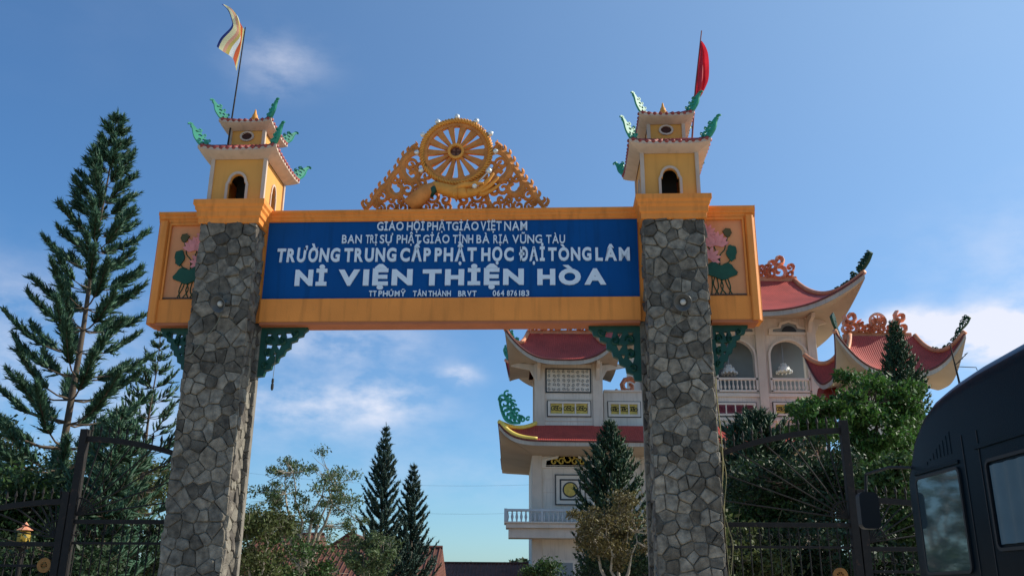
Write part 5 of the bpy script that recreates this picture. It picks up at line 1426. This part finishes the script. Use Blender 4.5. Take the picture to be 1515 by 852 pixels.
# big tiered pine on the left
X, Z = at(175, 163, 22)
araucaria('tiered_pine', X, 22, Z-.2, lambda k: .16+1.80*min(1,(k/.60))**.9 if k < .6 else 1.96+.6*(k-.6), .47, 6,
          'tallest dark green tiered pine at far left rising above the gate wing', LM['pine'], BARKD, seed=3, rise=.40, blen=.34, brad=.046, dens=.045, trunk_r=.13, bare=.40, tuft=10, clear=3.2, curve=.35)
X, Z = at(238, 492, 24)
araucaria('tiered_pine', X, 24, Z, lambda k: .12+1.25*min(1, k/.5), .42, 5, 'smaller tiered pine half hidden between the tall pine and the left stone pillar', LM['pine'], BARKD, seed=8, rise=.5, blen=.36, brad=.034, dens=.10, trunk_r=.09, bare=.3, tuft=5, clear=3.0)
X, Z = at(200, 610, 19)
araucaria('young_pine', X-.3, 19, Z, lambda k: .2+.85*min(1, k/.4), .36, 6, 'young dense pine behind the left iron gate, below the smaller tiered pine', LM['pine'], BARKD, seed=18, rise=.4, blen=.4, brad=.04, dens=.09, trunk_r=.07, bare=.1, tuft=5, clear=1.6)
X, Z = at(571, 634, 36)
araucaria('narrow_pine', X, 36, Z, lambda k: .1+1.3*min(1,k/.85), .32, 8, 'taller of the two narrow dark pines seen through the gateway', LM['pinef'], BARKD, seed=11, rise=.95, blen=.22, brad=.042, dens=.055, trunk_r=.12, bare=.06, tuft=3, clear=1, curve=.15)
X, Z = at(612, 691, 37)
araucaria('narrow_pine', X, 37, Z, lambda k: .1+1.25*min(1,k/.85), .32, 8, 'shorter of the two narrow dark pines seen through the gateway, on its right', LM['pinef'], BARKD, seed=12, rise=.95, blen=.22, brad=.042, dens=.055, trunk_r=.12, bare=.06, tuft=3, clear=1, curve=.15)
X, Z = at(902, 627, 36)
araucaria('conical_pine', X, 36, Z, lambda k: .15+1.35*min(1,k/.42), .30, 8, 'conical dark pine standing against the temple front, left of the right pillar', LM['con'], BARKD, seed=13, rise=.55, blen=.40, brad=.06, dens=.12, trunk_r=.1, bare=.05, tuft=4, clear=1)
X, Z = at(1322, 478, 40)
araucaria('slender_pine', X, 40, Z, lambda k: .12+1.05*min(1,k/.26), .30, 8, 'slender dark pine in front of the small pavilion roof at right', LM['con'], BARKD, seed=14, rise=.5, blen=.36, brad=.055, dens=.12, trunk_r=.09, bare=.05, tuft=4, clear=5)
X, Z = at(1117, 612, 30)
araucaria('spreading_pine', X, 30, Z, lambda k: .30+1.4*min(1,k/.28), .32, 8, 'spreading low pine behind the right iron gate under the lower temple roof', LM['con'], BARKD, seed=15, rise=.45, blen=.45, brad=.06, dens=.11, trunk_r=.1, bare=.1, tuft=4, clear=1.4)
# broad trees
X, Z = at(445, 655, 26)
broadleaf('sparse_tree', X+.35, 26, Z, (1.75, 1.3, 1.45, Z-1.45), 64, 8000, .085, LM['gry'], BARK, 'thin leaved tree with pale crooked branches just right of the left pillar', seed=21, clu=.21, shell=.5, trunk_r=.13, fork=.36, droop=.3, twig=.8)
X, Z = at(388, 722, 23)
broadleaf('olive_bush', X, 23, Z, (.85, .8, 1.1, Z-1.2), 30, 6500, .11, LM['olive'], BARK, 'low olive green bushy tree hugging the foot of the left pillar', seed=22, clu=.30, shell=.4, trunk_r=.08, fork=.3)
X, Z = at(425, 792, 24)
broadleaf('olive_bush', X, 24, Z, (1.3, .9, .9, Z-.9), 30, 6500, .11, LM['mid'], BARK, 'round green bush below the sparse tree in the gateway', seed=23, clu=.32, shell=.4, trunk_r=.08, fork=.3)
X, Z = at(553, 775, 33)
broadleaf('small_tree', X, 33, Z, (.85, .8, 1.0, Z-1.0), 22, 3000, .13, LM['gry'], BARK, 'small yellowish green tree beside the foot of the narrow pines', seed=24, clu=.26, shell=.4, trunk_r=.05, fork=.2)
X, Z = at(905, 722, 27)
broadleaf('bonsai_tree', X, 27, Z+.1, (1.45, 1.2, 1.15, Z-1.1), 44, 8600, .10, LM['brown'], BARK, 'brownish ornamental tree with bare twisted branches left of the right pillar', seed=25, clu=.26, shell=.4, trunk_r=.12, fork=.3, twig=1.3)
X, Z = at(905, 790, 29)
broadleaf('dark_bush', X, 29, Z, (1.9, 1.0, 1.0, Z-1.0), 30, 6500, .12, LM['drk'], BARKD, 'dark green bush behind the brownish ornamental tree', 'bush', seed=26, clu=.4, shell=.3, trunk_r=.08, fork=.3)
X, Z = at(798, 822, 40)
broadleaf('garden_bush', X, 40, Z+.1, (1.0, .8, .8, Z-.7), 18, 2800, .14, LM['mid'], BARKD, 'green bush at the foot of the temple corner', 'bush', seed=27, clu=.34, shell=.3, trunk_r=.05, fork=.3)
X, Z = at(1213, 577, 22)
broadleaf('leafy_tree', X, 22, Z, (.92, .95, .62, Z-.66), 30, 7000, .14, LM['brt'], BARKD, 'lower round leafy tree in front of the temple right end', seed=31, clu=.24, shell=.35, trunk_r=.1, fork=.62, droop=.8)
X, Z = at(1295, 545, 23)
broadleaf('leafy_tree', X, 23, Z, (1.35, 1.2, 1.55, Z-1.6), 52, 13000, .15, LM['brt'], BARKD, 'tallest bright leafy tree at right hiding the small pavilion walls', seed=32, clu=.30, shell=.5, trunk_r=.14, fork=.5, droop=.8)
X, Z = at(1215, 655, 20.5)
broadleaf('dark_tree', X, 20.5, Z, (1.9, 1.2, 1.25, Z-1.2), 50, 12000, .13, LM['drk'], BARKD, 'dark shady tree behind the right iron gate', seed=33, clu=.36, shell=.3, trunk_r=.12, fork=.35)
X, Z = at(1110, 690, 21.5)
broadleaf('dark_tree', X, 21.5, Z, (.95, 1.0, 1.3, Z-1.3), 34, 8000, .12, LM['mid'], BARKD, 'dusky bush close to the right side of the right pillar', seed=34, clu=.34, shell=.3, trunk_r=.08, fork=.35)
X, Z = at(1335, 640, 19)
broadleaf('dark_tree', X, 19, Z, (1.0, 1.0, 1.4, Z-1.35), 34, 8000, .13, LM['mid'], BARKD, 'green bush filling the gap between the bright tree and the bus', seed=35, clu=.34, shell=.3, trunk_r=.08, fork=.35)
X, Z = at(25, 590, 24)
broadleaf('shade_tree', X-.4, 24, Z, (1.7, 1.4, 2.3, Z-2.4), 60, 14000, .14, LM['drk'], BARKD, 'dark leafy tree at the far left edge below the tallest pine', seed=41, clu=.4, shell=.3, trunk_r=.12, fork=.4)
X, Z = at(178, 650, 28)
broadleaf('shade_tree', X, 28, Z, (2.3, 1.4, 1.6, Z-1.6), 54, 12000, .15, LM['olive'], BARKD, 'yellowish green tree seen through the left iron gate', seed=42, clu=.42, shell=.3, trunk_r=.12, fork=.4)
X, Z = at(95, 690, 19.5)
broadleaf('shade_tree', X, 19.5, Z, (1.9, 1.0, 1.35, Z-1.3), 50, 12000, .12, LM['drk'], BARKD, 'dark hedge-like tree behind the left iron gate emblem', seed=43, clu=.36, shell=.3, trunk_r=.09, fork=.4)
X, Z = at(10, 700, 18.5)
broadleaf('shade_tree', X, 18.5, Z, (1.1, 1.0, 1.3, Z-1.3), 34, 8000, .12, LM['mid'], BARKD, 'green bush at the lower left corner beside the golden lantern', seed=44, clu=.34, shell=.3, trunk_r=.08, fork=.4)
X, Z = at(95, 770, 17.8)
broadleaf('shade_tree', X, 17.8, Z, (1.6, .8, 1.0, Z-1.0), 36, 9000, .11, LM['drk'], BARKD, 'dark low bush just behind the orange ring of the far left gate leaf', seed=46, clu=.34, shell=.2, trunk_r=.06, fork=.3, zmin=.3)
X, Z = at(205, 745, 21)
broadleaf('shade_tree', X, 21, Z, (1.5, 1.0, 1.1, Z-1.0), 36, 8000, .12, LM['drk'], BARKD, 'low dark bush between the left iron gate and the left pillar', seed=45, clu=.36, shell=.3, trunk_r=.08, fork=.4)
X, Z = at(1170, 768, 20)
broadleaf('shade_bush', X, 20, Z, (1.5, .9, 1.2, Z-1.2), 40, 9000, .12, LM['drk'], BARKD, 'dark bush low behind the right iron gate next to its orange emblem', 'bush', seed=61, clu=.36, shell=.2, trunk_r=.06, fork=.3, zmin=.3)
X, Z = at(1290, 765, 18.5)
broadleaf('shade_bush', X, 18.5, Z, (1.4, .9, 1.2, Z-1.2), 40, 9000, .12, LM['drk'], BARKD, 'dark bush low between the right gate meeting stile and the bus', 'bush', seed=62, clu=.36, shell=.2, trunk_r=.06, fork=.3, zmin=.3)
X, Z = at(1080, 770, 19)
broadleaf('shade_bush', X, 19, Z, (1.0, .9, 1.2, Z-1.2), 30, 7000, .12, LM['olive'], BARKD, 'olive bush at the foot of the right pillar behind the gate leaf', 'bush', seed=63, clu=.36, shell=.2, trunk_r=.06, fork=.3, zmin=.3)
# far tree line
def treeline(y, x0, x1, h, lm, seed, n):
    g = np.random.default_rng(seed); xs = g.uniform(x0, x1, n); hh = h*(.75+.35*np.sin(xs*.35+seed)+.12*np.sin(xs*1.3))
    pts = np.stack([xs, y+g.uniform(-3,3,n), hh*g.uniform(0,1,n)**.6], 1); V, Q = leaves(pts, .8, .5, seed); return np_mesh('far_treeline', V, Q, lm, None, kind='stuff')
tag(treeline(120, -70, 80, 4.3, LM['mid'], 51, 26000), 'low far tree line on the horizon behind the houses', 'tree line')
tag(treeline(75, -4, 3.0, 3.4, LM['drk'], 52, 5000), 'dark hedge along the long low roof left of the temple', 'hedge')
bpy.context.view_layer.update()
